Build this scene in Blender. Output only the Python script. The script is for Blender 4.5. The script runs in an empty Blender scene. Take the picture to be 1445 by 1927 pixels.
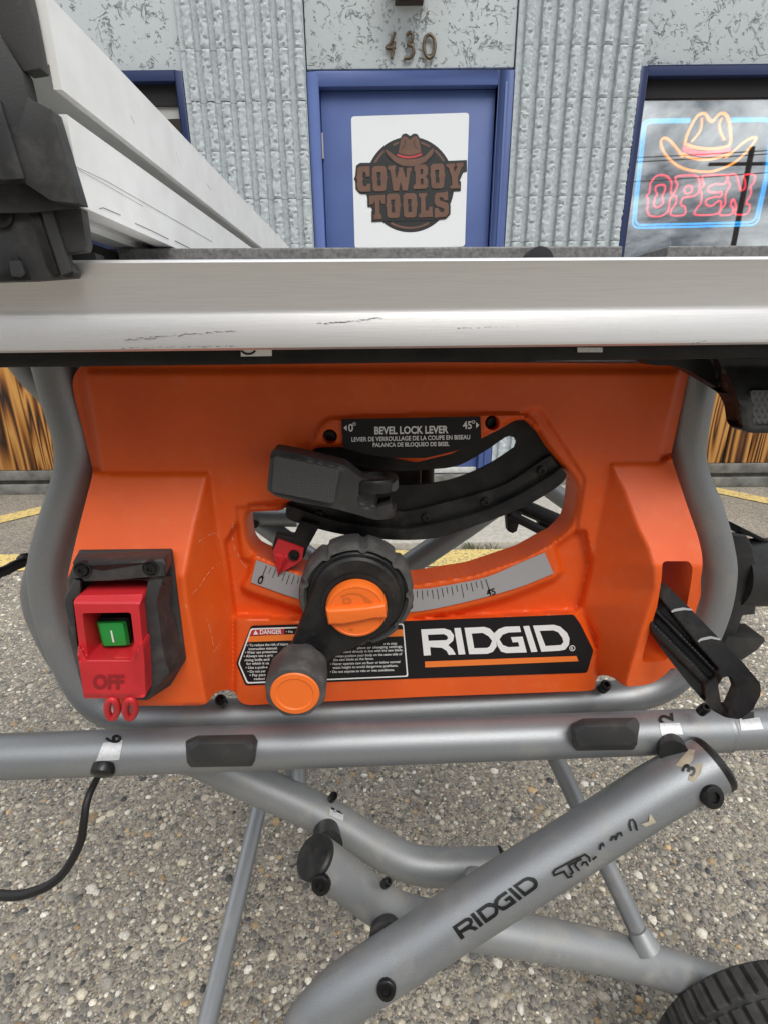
import bpy, bmesh, math, random
import numpy as np
from mathutils import Vector, Matrix
from mathutils.geometry import delaunay_2d_cdt
rng = np.random.default_rng(7); random.seed(7)
SC = bpy.context.scene
COL = SC.collection
# ------------------------------------------------------------------ camera
W, H, FPX = 1445.0, 1927.0, 954.0
PITCH, HEAD, ROLL = math.radians(19.2), math.radians(2.0), math.radians(0.6)
CAM = np.array([0.0, 0.0, 0.89])
_F = np.array([math.sin(HEAD)*math.cos(PITCH), math.cos(HEAD)*math.cos(PITCH), -math.sin(PITCH)])
_R0 = np.array([math.cos(HEAD), -math.sin(HEAD), 0.0]); _U0 = np.cross(_R0, _F)
_R = math.cos(ROLL)*_R0 - math.sin(ROLL)*_U0
_U = math.cos(ROLL)*_U0 + math.sin(ROLL)*_R0
cd = bpy.data.cameras.new('camera'); cam = bpy.data.objects.new('camera', cd); COL.objects.link(cam)
cam.matrix_world = Matrix(((_R[0], _U[0], -_F[0], CAM[0]), (_R[1], _U[1], -_F[1], CAM[1]), (_R[2], _U[2], -_F[2], CAM[2]), (0, 0, 0, 1)))
cd.sensor_fit = 'VERTICAL'; cd.sensor_height = 24.0; cd.lens = 24.0*FPX/H
cd.clip_start = 0.02; cd.clip_end = 500
SC.camera = cam
SC.render.resolution_x = 767; SC.render.resolution_y = 1024
# ------------------------------------------------------------------ sky and sun
SUN_AZ, SUN_EL = math.radians(160), math.radians(52)      # azimuth from +Y clockwise: behind the camera, to the right
wd = bpy.data.worlds.new('World'); SC.world = wd; wd.use_nodes = True
nt = wd.node_tree; nt.nodes.clear()
def N(t, ty, **kw):
    n = t.nodes.new(ty)
    for k, v in kw.items(): setattr(n, k, v)
    return n
out = N(nt, 'ShaderNodeOutputWorld'); bg = N(nt, 'ShaderNodeBackground')
sky = N(nt, 'ShaderNodeTexSky', sky_type='NISHITA', sun_disc=False)
sky.sun_elevation = SUN_EL; sky.sun_rotation = SUN_AZ
tc = N(nt, 'ShaderNodeTexCoord'); mp = N(nt, 'ShaderNodeMapping'); mp.inputs['Scale'].default_value = (1, 1, 2.6)
n1 = N(nt, 'ShaderNodeTexNoise'); n1.inputs['Scale'].default_value = 3.4; n1.inputs['Detail'].default_value = 7; n1.inputs['Roughness'].default_value = .6; n1.inputs['Distortion'].default_value = .6
cr = N(nt, 'ShaderNodeValToRGB'); cr.color_ramp.elements[0].position = .38; cr.color_ramp.elements[0].color = (1.9, 2.1, 2.4, 1)
cr.color_ramp.elements[1].position = .62; cr.color_ramp.elements[1].color = (12.5, 12.6, 12.8, 1)
n2 = N(nt, 'ShaderNodeTexNoise'); n2.inputs['Scale'].default_value = 1.7; n2.inputs['Detail'].default_value = 5
cr2 = N(nt, 'ShaderNodeValToRGB'); cr2.color_ramp.elements[0].position = .28; cr2.color_ramp.elements[0].color = (.72, .72, .72, 1); cr2.color_ramp.elements[1].position = .45
mx = N(nt, 'ShaderNodeMixRGB')
L = nt.links.new
L(tc.outputs['Generated'], mp.inputs['Vector']); L(mp.outputs[0], n1.inputs['Vector']); L(mp.outputs[0], n2.inputs['Vector'])
L(n1.outputs[0], cr.inputs[0]); L(n2.outputs[0], cr2.inputs[0]); L(cr2.outputs[0], mx.inputs[0])
sx = N(nt, 'ShaderNodeSeparateXYZ'); L(tc.outputs['Generated'], sx.inputs[0])          # overcast sky: zenith about three times the horizon
oc = N(nt, 'ShaderNodeMapRange'); oc.inputs['From Min'].default_value = 0; oc.inputs['To Min'].default_value = .52; oc.inputs['To Max'].default_value = 1.3; L(sx.outputs['Z'], oc.inputs[0])
ml_ = N(nt, 'ShaderNodeMixRGB', blend_type='MULTIPLY'); ml_.inputs[0].default_value = 1
L(sky.outputs[0], mx.inputs[1]); L(cr.outputs[0], mx.inputs[2]); L(mx.outputs[0], ml_.inputs[1]); L(oc.outputs[0], ml_.inputs[2]); L(ml_.outputs[0], bg.inputs[0]); L(bg.outputs[0], out.inputs[0])
bg.inputs[1].default_value = 0.13
sd = bpy.data.lights.new('sun', 'SUN'); so = bpy.data.objects.new('sun', sd); COL.objects.link(so)
sd.energy = 1.5; sd.angle = math.radians(30); sd.color = (1, .96, .9)
sdir = Vector((math.sin(SUN_AZ)*math.cos(SUN_EL), math.cos(SUN_AZ)*math.cos(SUN_EL), math.sin(SUN_EL)))
so.rotation_euler = sdir.to_track_quat('Z', 'Y').to_euler()
vs = SC.view_settings; vs.view_transform = 'Standard'; vs.look = 'None'; vs.gamma = 1; vs.exposure = 0.42
# ------------------------------------------------------------------ unprojection onto real planes
def ray(px, py): return _F + _R*((px-W/2)/FPX) - _U*((py-H/2)/FPX)
def at(px, py, Y): d = ray(px, py); return CAM + d*(Y/d[1])
def atz(px, py, z): d = ray(px, py); return CAM + d*((z-CAM[2])/d[2])
def att(px, py, t): return CAM + ray(px, py)*t
_wu = np.array([math.cos(HEAD), -math.sin(HEAD), 0]); _wn = np.array([math.sin(HEAD), math.cos(HEAD), 0])
def wpt(u, v, z): return _wu*u + _wn*v + np.array([0, 0, z])          # building frame -> world
def atw(px, py, v): d = ray(px, py); return CAM + d*(v/(d @ _wn))
def uz(px, py, v): p = atw(px, py, v); return float(p @ _wu), float(p[2])
def on_cyl(px, py, A, B, r, lift=.0004):
    A = np.array(A); B = np.array(B); ax = (B-A)/np.linalg.norm(B-A); d = ray(px, py); o = CAM-A
    dd = d-ax*(d@ax); oo = o-ax*(o@ax); a = dd@dd; b = 2*dd@oo; c = oo@oo-(r+lift)**2
    q = max(b*b-4*a*c, 0); return CAM + d*((-b-math.sqrt(q))/(2*a))
# ------------------------------------------------------------------ materials
MATS = {}
def mat(name, col, rough=.5, metal=0., nscale=None, bump=0., bscale=200., col2=None, cfac=.5, detail=3, spec=.5, stretch=None, coat=0, cr_=(.35, .65), dust=0, dcol=(.40, .34, .25), dscale=16):
    if name in MATS: return MATS[name]
    m = bpy.data.materials.new(name); m.use_nodes = True; t = m.node_tree; b = t.nodes['Principled BSDF']
    b.inputs['Base Color'].default_value = (*col, 1); b.inputs['Roughness'].default_value = rough; b.inputs['Metallic'].default_value = metal
    b.inputs['Specular IOR Level'].default_value = spec; b.inputs['Coat Weight'].default_value = coat
    tc = N(t, 'ShaderNodeTexCoord'); src = tc.outputs['Object']
    if stretch:
        mp = N(t, 'ShaderNodeMapping'); mp.inputs['Scale'].default_value = stretch; t.links.new(src, mp.inputs[0]); src = mp.outputs[0]
    if col2 is not None:
        n = N(t, 'ShaderNodeTexNoise'); n.inputs['Scale'].default_value = nscale or 30; n.inputs['Detail'].default_value = detail; t.links.new(src, n.inputs[0])
        r = N(t, 'ShaderNodeValToRGB'); r.color_ramp.elements[0].position = cr_[0]; r.color_ramp.elements[1].position = cr_[1]
        r.color_ramp.elements[0].color = (*col2, 1); r.color_ramp.elements[1].color = (*col, 1)
        t.links.new(n.outputs[0], r.inputs[0]); t.links.new(r.outputs[0], b.inputs['Base Color'])
        r2 = N(t, 'ShaderNodeMapRange'); r2.inputs['To Min'].default_value = min(rough+.12, 1); r2.inputs['To Max'].default_value = max(rough-.06, .02)
        t.links.new(n.outputs[0], r2.inputs[0]); t.links.new(r2.outputs[0], b.inputs['Roughness'])
    if dust:      # patchy dirt and fine sawdust rubbed into the surface
        n = N(t, 'ShaderNodeTexNoise'); n.inputs['Scale'].default_value = dscale; n.inputs['Detail'].default_value = 12; n.inputs['Roughness'].default_value = .68; t.links.new(src, n.inputs[0])
        r = N(t, 'ShaderNodeMapRange'); r.inputs['From Min'].default_value = .52; r.inputs['From Max'].default_value = .74; r.inputs['To Max'].default_value = dust; t.links.new(n.outputs[0], r.inputs[0])
        mi = N(t, 'ShaderNodeMixRGB'); t.links.new(r.outputs[0], mi.inputs[0]); mi.inputs[2].default_value = (*dcol, 1); k = b.inputs['Base Color']
        if k.links: t.links.new(k.links[0].from_socket, mi.inputs[1])
        else: mi.inputs[1].default_value = (*col, 1)
        t.links.new(mi.outputs[0], k)
        mt = N(t, 'ShaderNodeMath', operation='SUBTRACT'); mt.inputs[0].default_value = metal; mt.use_clamp = True; t.links.new(r.outputs[0], mt.inputs[1]); t.links.new(mt.outputs[0], b.inputs['Metallic'])
    if bump:
        n = N(t, 'ShaderNodeTexNoise'); n.inputs['Scale'].default_value = bscale; n.inputs['Detail'].default_value = 4; t.links.new(src, n.inputs[0])
        bp = N(t, 'ShaderNodeBump'); bp.inputs['Strength'].default_value = bump; bp.inputs['Distance'].default_value = .002
        t.links.new(n.outputs[0], bp.inputs['Height']); t.links.new(bp.outputs[0], b.inputs['Normal'])
    MATS[name] = m; return m
ORANGE = mat('orange_plastic', (.80, .110, .010), .44, bump=.06, bscale=900, col2=(.72, .094, .009), nscale=18, detail=7, dust=.10, dcol=(.75, .40, .25), dscale=70)
ORANGE2 = mat('orange_cap_plastic', (.86, .165, .018), .4, bump=.05, bscale=800)
ORANGEP = mat('orange_print', (.85, .2, .03), .45)
TUBE = mat('silver_tube_paint', (.30, .313, .325), .42, .62, bump=.10, bscale=1800, col2=(.25, .265, .28), nscale=1300, detail=3, dust=.30, dscale=22)
TUBE2 = mat('worn_silver_tube_paint', (.32, .33, .335), .44, .5, bump=.09, bscale=1600, col2=(.28, .29, .295), nscale=900, detail=6, dust=.42, dscale=26)
ALU = mat('brushed_aluminium', (.74, .735, .73), .42, .78, nscale=55, col2=(.68, .675, .67), stretch=(.5, 30, 30), detail=6, bump=.05, bscale=90)
ALUF = mat('anodised_aluminium', (.90, .90, .885), .45, .15, bump=.05, bscale=1500, col2=(.82, .82, .80), nscale=40, detail=6)
BLACK = mat('black_plastic', (.009, .009, .010), .40, spec=.35, bump=.08, bscale=500, col2=(.02, .02, .02), nscale=60, detail=6, dust=.22, dcol=(.16, .14, .11), dscale=40)
BLACKM = mat('black_steel', (.007, .007, .007), .45, .0, spec=.3, bump=.08, bscale=350, col2=(.02, .019, .018), nscale=45, detail=7)
DGREY = mat('dark_grey_plastic', (.030, .031, .033), .5, spec=.4, bump=.08, bscale=700, col2=(.044, .043, .042), nscale=25, detail=7, dust=.35, dcol=(.16, .15, .14), dscale=45)
RUBBER = mat('grey_rubber', (.055, .055, .054), .62, bump=.15, bscale=400, col2=(.10, .098, .094), nscale=40, detail=8, cr_=(.3, .5), dust=.35, dcol=(.20, .18, .16), dscale=60)
LABEL = mat('black_label_print', (.009, .008, .010), .4, spec=.3)
WHITE = mat('white_print', (.80, .80, .80), .45)
SILVERP = mat('silver_print', (.42, .42, .44), .4, .35, bump=.03, bscale=1500)
REDP = mat('red_plastic', (.58, .022, .03), .42, bump=.06, bscale=600, col2=(.50, .018, .024), nscale=40, detail=5)
REDL = mat('red_print', (.5, .02, .03), .4)
GREEN = mat('green_plastic', (.012, .30, .05), .35, bump=.03, bscale=500)
SCREW = mat('black_oxide_steel', (.014, .014, .014), .28, .4, bump=.1, bscale=600)
STICK = mat('clear_silver_sticker', (.55, .56, .57), .3, .3, col2=(.66, .67, .68), nscale=300)
INK = mat('black_ink', (.006, .006, .006), .4)
TYRE = mat('tyre_rubber', (.022, .022, .022), .75, bump=.25, bscale=120, col2=(.055, .052, .048), nscale=70, detail=8)
CORD = mat('cord_rubber', (.008, .008, .008), .5)
BLUE = mat('blue_door_paint', (.075, .125, .33), .5, bump=.06, bscale=60, col2=(.064, .108, .295), nscale=4, detail=6)
BLUED = mat('navy_frame_paint', (.022, .038, .12), .45, bump=.04, bscale=80)
BLOCKM = mat('painted_block', (.50, .555, .58), .8, bump=.9, bscale=170, col2=(.37, .415, .44), nscale=60, detail=8, cr_=(.3, .55))
SMOOTHB = BLOCKM
CONC = mat('concrete', (.44, .42, .37), .9, bump=.35, bscale=120, col2=(.34, .32, .28), nscale=60, detail=9)
CONCD = mat('weathered_concrete', (.20, .20, .18), .9, bump=.5, bscale=70, col2=(.10, .098, .09), nscale=14, detail=10)
DARKIN = mat('dark_interior', (.015, .015, .018), .9)
SIGNW = mat('white_sign_sheet', (.80, .83, .86), .45)
SIGNK = mat('sign_charcoal', (.022, .024, .026), .5)
SIGNB = mat('sign_brown', (.17, .088, .06), .55, col2=(.14, .072, .05), nscale=12)
SIGNR = mat('sign_red', (.48, .06, .07), .5)
BRASS = mat('tarnished_brass', (.17, .13, .085), .45, .5, col2=(.09, .07, .05), nscale=60)
PAPER = mat('grey_paper', (.42, .43, .42), .8)
STEEL = mat('hinge_steel', (.45, .44, .42), .4, .7)
WPAINT = mat('white_paint', (.62, .63, .62), .55, col2=(.5, .5, .49), nscale=30)

def nodemat(name):
    m = bpy.data.materials.new(name); m.use_nodes = True; return m, m.node_tree, m.node_tree.nodes['Principled BSDF']
def ramp(t, src, stops):
    r = N(t, 'ShaderNodeValToRGB'); e = r.color_ramp.elements
    while len(e) < len(stops): e.new(.5)
    for k, (p, c) in enumerate(stops): e[k].position = p; e[k].color = (*c, 1)
    t.links.new(src, r.inputs[0]); return r.outputs[0]
def stucco():
    m, t, b = nodemat('skip_trowel_stucco'); tc = N(t, 'ShaderNodeTexCoord')
    n = N(t, 'ShaderNodeTexNoise'); n.inputs['Scale'].default_value = 13; n.inputs['Detail'].default_value = 4; n.inputs['Roughness'].default_value = .62; n.inputs['Distortion'].default_value = 1.1
    n3 = N(t, 'ShaderNodeTexNoise'); n3.inputs['Scale'].default_value = 12; n3.inputs['Detail'].default_value = 4
    n5 = N(t, 'ShaderNodeTexNoise'); n5.inputs['Scale'].default_value = 42; n5.inputs['Detail'].default_value = 4
    for q in (n, n3, n5): t.links.new(tc.outputs['Object'], q.inputs[0])
    sb = N(t, 'ShaderNodeMath', operation='SUBTRACT'); sb.inputs[1].default_value = .5; t.links.new(n.outputs[0], sb.inputs[0])
    ab = N(t, 'ShaderNodeMath', operation='ABSOLUTE'); t.links.new(sb.outputs[0], ab.inputs[0])
    crk = ramp(t, ab.outputs[0], [(.004, (1, 1, 1)), (.024, (0, 0, 0))])
    mk = ramp(t, n3.outputs[0], [(.50, (0, 0, 0)), (.64, (1, 1, 1))])
    pit = ramp(t, n5.outputs[0], [(.62, (0, 0, 0)), (.72, (1, 1, 1))])
    mu = N(t, 'ShaderNodeMixRGB', blend_type='MULTIPLY'); mu.inputs[0].default_value = 1; t.links.new(crk, mu.inputs[1]); t.links.new(mk, mu.inputs[2])
    ad = N(t, 'ShaderNodeMixRGB', blend_type='ADD'); ad.inputs[0].default_value = .6; t.links.new(mu.outputs[0], ad.inputs[1]); t.links.new(pit, ad.inputs[2])
    c = ramp(t, ad.outputs[0], [(0, (.56, .615, .64)), (1, (.33, .365, .385))])
    t.links.new(c, b.inputs['Base Color']); b.inputs['Roughness'].default_value = .85
    bp = N(t, 'ShaderNodeBump'); bp.inputs['Strength'].default_value = 1; bp.inputs['Distance'].default_value = .012; bp.invert = True
    t.links.new(ad.outputs[0], bp.inputs['Height']); t.links.new(bp.outputs[0], b.inputs['Normal']); return m
STUCCO = stucco()
def wood(k):
    m, t, b = nodemat('charred_pine_%d' % k); tc = N(t, 'ShaderNodeTexCoord')
    mp = N(t, 'ShaderNodeMapping'); mp.inputs['Scale'].default_value = (4.6+k*1.1, 3, .42); mp.inputs['Location'].default_value = (k*1.7+.3, k*.7, k*2.1)
    t.links.new(tc.outputs['Object'], mp.inputs[0])
    n = N(t, 'ShaderNodeTexNoise'); n.inputs['Scale'].default_value = 1.15; n.inputs['Detail'].default_value = 1.5; n.inputs['Distortion'].default_value = .25; t.links.new(mp.outputs[0], n.inputs[0])
    mu = N(t, 'ShaderNodeMath', operation='MULTIPLY'); mu.inputs[1].default_value = 9+2*k; t.links.new(n.outputs[0], mu.inputs[0])
    fr = N(t, 'ShaderNodeMath', operation='PINGPONG'); fr.inputs[1].default_value = .5; t.links.new(mu.outputs[0], fr.inputs[0])
    mu2 = N(t, 'ShaderNodeMath', operation='MULTIPLY'); mu2.inputs[1].default_value = 2; t.links.new(fr.outputs[0], mu2.inputs[0])
    n2 = N(t, 'ShaderNodeTexNoise'); n2.inputs['Scale'].default_value = 3.2; n2.inputs['Detail'].default_value = 7; t.links.new(mp.outputs[0], n2.inputs[0])
    md = N(t, 'ShaderNodeMath', operation='MULTIPLY_ADD'); md.inputs[1].default_value = 1.1; md.inputs[2].default_value = -.52; t.links.new(n2.outputs[0], md.inputs[0])
    ad = N(t, 'ShaderNodeMath', operation='ADD'); t.links.new(mu2.outputs[0], ad.inputs[0]); t.links.new(md.outputs[0], ad.inputs[1])
    c = ramp(t, ad.outputs[0], [(.02, (.022, .010, .005)), (.25, (.13, .045, .012)), (.5, (.34, .135, .028)), (.9, (.52, .27, .075))])
    t.links.new(c, b.inputs['Base Color']); b.inputs['Roughness'].default_value = .35
    bp = N(t, 'ShaderNodeBump'); bp.inputs['Strength'].default_value = .3; bp.inputs['Distance'].default_value = .002
    t.links.new(ad.outputs[0], bp.inputs['Height']); t.links.new(bp.outputs[0], b.inputs['Normal']); return m
WOODS = [wood(k) for k in range(4)]
def aggregate():
    m, t, b = nodemat('exposed_aggregate'); tc = N(t, 'ShaderNodeTexCoord')
    n0 = N(t, 'ShaderNodeTexNoise'); n0.inputs['Scale'].default_value = 160; t.links.new(tc.outputs['Object'], n0.inputs[0])
    ad = N(t, 'ShaderNodeVectorMath', operation='MULTIPLY_ADD'); ad.inputs[1].default_value = (.004,)*3
    t.links.new(n0.outputs[1], ad.inputs[0]); t.links.new(tc.outputs['Object'], ad.inputs[2])
    cols = []; hs = []
    for sc in (150, 420):
        v = N(t, 'ShaderNodeTexVoronoi'); v.inputs['Scale'].default_value = sc; v.inputs['Randomness'].default_value = 1; t.links.new(ad.outputs[0], v.inputs['Vector'])
        sep = N(t, 'ShaderNodeSeparateColor'); t.links.new(v.outputs['Color'], sep.inputs[0])
        c = ramp(t, sep.outputs[0], [(0, (.08, .077, .073)), (.25, (.18, .168, .15)), (.5, (.28, .26, .225)), (.72, (.40, .365, .30)), (.9, (.34, .27, .185)), (1, (.58, .56, .51))])
        cols.append(c); hs.append(v.outputs['Distance'])
    mi = N(t, 'ShaderNodeMixRGB'); n3 = N(t, 'ShaderNodeTexNoise'); n3.inputs['Scale'].default_value = 110; t.links.new(tc.outputs['Object'], n3.inputs[0])
    f = ramp(t, n3.outputs[0], [(.46, (0, 0, 0)), (.54, (1, 1, 1))]); t.links.new(f, mi.inputs[0]); t.links.new(cols[0], mi.inputs[1]); t.links.new(cols[1], mi.inputs[2])
    n4 = N(t, 'ShaderNodeTexNoise'); n4.inputs['Scale'].default_value = 2.5; n4.inputs['Detail'].default_value = 6; t.links.new(tc.outputs['Object'], n4.inputs[0])
    sh = ramp(t, n4.outputs[0], [(.3, (.72, .71, .7)), (.7, (1.05, 1.04, 1.0))])
    mm = N(t, 'ShaderNodeMixRGB', blend_type='MULTIPLY'); mm.inputs[0].default_value = 1; t.links.new(mi.outputs[0], mm.inputs[1]); t.links.new(sh, mm.inputs[2])
    t.links.new(mm.outputs[0], b.inputs['Base Color']); b.inputs['Roughness'].default_value = .75
    bp = N(t, 'ShaderNodeBump'); bp.inputs['Strength'].default_value = .8; bp.inputs['Distance'].default_value = .003; bp.invert = True
    t.links.new(hs[0], bp.inputs['Height']); t.links.new(bp.outputs[0], b.inputs['Normal']); return m
AGG = aggregate()
def pebblemat():
    m, t, b = nodemat('pebble_stone'); a = N(t, 'ShaderNodeAttribute'); a.attribute_name = 'stone'
    tc = N(t, 'ShaderNodeTexCoord'); n = N(t, 'ShaderNodeTexNoise'); n.inputs['Scale'].default_value = 320; n.inputs['Detail'].default_value = 4; t.links.new(tc.outputs['Object'], n.inputs[0])
    s = ramp(t, n.outputs[0], [(.3, (.7, .68, .65)), (.65, (1.12, 1.1, 1.06))])
    mm = N(t, 'ShaderNodeMixRGB', blend_type='MULTIPLY'); mm.inputs[0].default_value = 1; t.links.new(a.outputs['Color'], mm.inputs[1]); t.links.new(s, mm.inputs[2])
    t.links.new(mm.outputs[0], b.inputs['Base Color']); b.inputs['Roughness'].default_value = .55; return m
PEB = pebblemat()
def yellow():
    m, t, b = nodemat('worn_yellow_paint'); tc = N(t, 'ShaderNodeTexCoord')
    n = N(t, 'ShaderNodeTexNoise'); n.inputs['Scale'].default_value = 90; n.inputs['Detail'].default_value = 8; t.links.new(tc.outputs['Object'], n.inputs[0])
    c = ramp(t, n.outputs[0], [(.36, (.24, .21, .16)), (.46, (.60, .45, .15)), (.7, (.70, .54, .21))])
    t.links.new(c, b.inputs['Base Color']); b.inputs['Roughness'].default_value = .8
    bp = N(t, 'ShaderNodeBump'); bp.inputs['Strength'].default_value = .4; bp.inputs['Distance'].default_value = .003; t.links.new(n.outputs[0], bp.inputs['Height']); t.links.new(bp.outputs[0], b.inputs['Normal']); return m
YEL = yellow()
def glass():
    m = bpy.data.materials.new('reflective_window_glass'); m.use_nodes = True; t = m.node_tree; t.nodes.clear()
    o = N(t, 'ShaderNodeOutputMaterial'); g = N(t, 'ShaderNodeBsdfGlossy'); g.inputs['Roughness'].default_value = .015; g.inputs['Color'].default_value = (.92, .95, .95, 1)
    tr = N(t, 'ShaderNodeBsdfTransparent'); tr.inputs[0].default_value = (.80, .83, .83, 1); mi = N(t, 'ShaderNodeMixShader'); mi.inputs[0].default_value = .5
    t.links.new(tr.outputs[0], mi.inputs[1]); t.links.new(g.outputs[0], mi.inputs[2]); t.links.new(mi.outputs[0], o.inputs[0]); return m
GLASS = glass()
def neon(name, col, s):
    m = bpy.data.materials.new(name); m.use_nodes = True; b = m.node_tree.nodes['Principled BSDF']
    b.inputs['Base Color'].default_value = (*col, 1); b.inputs['Emission Color'].default_value = (*col, 1); b.inputs['Emission Strength'].default_value = s; return m
NBLUE = neon('neon_blue', (.01, .40, .95), 3.2); NRED = neon('neon_red', (1, .05, .08), 3.2); NORG = neon('neon_orange', (1, .34, .03), 3.4)
def gripmat():
    m, t, b = nodemat('dotted_grip_plastic'); tc = N(t, 'ShaderNodeTexCoord'); v = N(t, 'ShaderNodeTexVoronoi'); v.inputs['Scale'].default_value = 420; v.inputs['Randomness'].default_value = .25
    t.links.new(tc.outputs['Object'], v.inputs['Vector']); b.inputs['Base Color'].default_value = (.05, .05, .052, 1); b.inputs['Roughness'].default_value = .5
    bp = N(t, 'ShaderNodeBump'); bp.inputs['Strength'].default_value = .6; bp.inputs['Distance'].default_value = .001; bp.invert = True
    t.links.new(v.outputs['Distance'], bp.inputs['Height']); t.links.new(bp.outputs[0], b.inputs['Normal']); return m
GRIP = gripmat()
# ------------------------------------------------------------------ object helpers
def tag(o, label=None, cat=None, group=None, kind=None):
    if label: o['label'] = label
    if cat: o['category'] = cat
    if group: o['group'] = group
    if kind: o['kind'] = kind
    return o
def thing(name, loc, label, cat, group=None, rz=0):
    o = bpy.data.objects.new(name, None); COL.objects.link(o); o.location = loc; o.rotation_euler = (0, 0, rz); o.empty_display_size = .05
    return tag(o, label, cat, group)
def link(name, me, m, parent=None):
    if m is not None and not me.materials: me.materials.append(m)
    o = bpy.data.objects.new(name, me); COL.objects.link(o)
    if parent is not None:
        o.parent = parent
        o.matrix_parent_inverse = world_inv(parent)
    return o
def world_inv(o):
    mm = Matrix.Identity(4)
    while o is not None:
        loc = Matrix.LocRotScale(o.location, o.rotation_euler, o.scale)
        mm = (o.matrix_parent_inverse @ loc @ mm) if o.parent else (loc @ mm)
        o = o.parent
    return mm.inverted()
def finish(me, smooth=True, ang=35):
    me.validate()
    if smooth:
        me.polygons.foreach_set('use_smooth', [True]*len(me.polygons)); me.set_sharp_from_angle(angle=math.radians(ang))
    me.update(); return me
def mesh(name, V, F, m, parent=None, smooth=True, ang=35, bevel=0, seg=2, fixn=True):
    me = bpy.data.meshes.new(name); me.from_pydata([tuple(map(float, v)) for v in V], [], [tuple(f) for f in F]); 
    bm = bmesh.new(); bm.from_mesh(me); bmesh.ops.remove_doubles(bm, verts=bm.verts, dist=1e-6)
    if fixn: bmesh.ops.recalc_face_normals(bm, faces=bm.faces)
    if bevel:
        es = [e for e in bm.edges if len(e.link_faces) == 2 and e.calc_face_angle(0) > math.radians(25)]
        bmesh.ops.bevel(bm, geom=es, offset=bevel, segments=seg, profile=.5, affect='EDGES', clamp_overlap=True)
    bm.to_mesh(me); bm.free(); finish(me, smooth, ang)
    return link(name, me, m, parent)
def round_poly(pts, r, n=4):
    if r <= 0: return [tuple(p) for p in pts]
    P = [np.array(p, float) for p in pts]; o = []
    for i, p in enumerate(P):
        a = P[i-1]; b = P[(i+1) % len(P)]; la = np.linalg.norm(a-p); lb = np.linalg.norm(b-p); d = min(r, la*.45, lb*.45)
        q0 = p+(a-p)/la*d; q1 = p+(b-p)/lb*d
        for k in range(n+1):
            s = k/n; o.append(tuple((1-s)**2*q0+2*s*(1-s)*p+s*s*q1))
    return o
def inside(X, Y, poly):
    r = np.zeros(np.shape(X), bool); n = len(poly)
    for i in range(n):
        x1, y1 = poly[i-1]; x2, y2 = poly[i]
        if y1 == y2: continue
        c = ((y1 > Y) != (y2 > Y)) & (X < (x2-x1)*(Y-y1)/(y2-y1)+x1); r ^= c
    return r
def tri2d(outer, holes, extra=None):
    pts = []; edges = []
    for loop in [outer]+holes:
        b = len(pts); pts += [Vector((p[0], p[1])) for p in loop]; edges += [(b+i, b+(i+1) % len(loop)) for i in range(len(loop))]
    if extra is not None: pts += [Vector((float(p[0]), float(p[1]))) for p in extra]
    res = delaunay_2d_cdt(pts, edges, [], 0, 1e-4); V = np.array([(v.x, v.y) for v in res[0]]); F = np.array([f for f in res[2] if len(f) == 3])
    c = V[F].mean(1); ok = inside(c[:, 0], c[:, 1], outer)
    for h in holes: ok &= ~inside(c[:, 0], c[:, 1], h)
    return V, F[ok]
def bedges(F):
    d = {}
    for f in F:
        for i in range(3):
            a, b = int(f[i]), int(f[(i+1) % 3]); d[(a, b)] = 1
    return [(a, b) for (a, b) in d if (b, a) not in d]
def plate(name, outer, holes, fmap, bmap, m, parent=None, ang=35, bevel=0, back=True):
    """flat plate: traced outline with holes; fmap / bmap give the front / back point for an outline point"""
    V2, F = tri2d([tuple(p) for p in outer], [[tuple(p) for p in h] for h in holes])
    used = sorted(set(F.flatten().tolist())); ix = {k: i for i, k in enumerate(used)}; n = len(used)
    V = [fmap(*V2[k]) for k in used]+[bmap(*V2[k]) for k in used]
    FF = [[ix[int(k)] for k in f] for f in F]; S = [[ix[a], ix[b], ix[b]+n, ix[a]+n] for a, b in bedges(F)]
    B = [[k+n for k in f[::-1]] for f in FF] if back else []
    return mesh(name, V, FF+S+B, m, parent, ang=ang, bevel=bevel)
def plateY(name, outer, holes, Yf, Yb, m, parent=None, r=0, **kw):
    """plate lying in the saw's own vertical plane, its sides square to it"""
    o = round_poly(outer, r) if r else outer
    def b(x, y): p = at(x, y, Yf); return np.array([p[0], Yb, p[2]])
    return plate(name, o, holes, lambda x, y: at(x, y, Yf), b, m, parent, **kw)
def gauss(A, s):
    if s <= 0: return A
    k = np.arange(-int(3*s)-1, int(3*s)+2); g = np.exp(-k*k/(2*s*s)); g /= g.sum(); p = len(k)//2
    B = np.pad(A, p, mode='edge'); B = sum(w*B[:, i:i+A.shape[1]] for i, w in enumerate(g)); return sum(w*B[i:i+A.shape[0], :] for i, w in enumerate(g))
SAMP = {}
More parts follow.
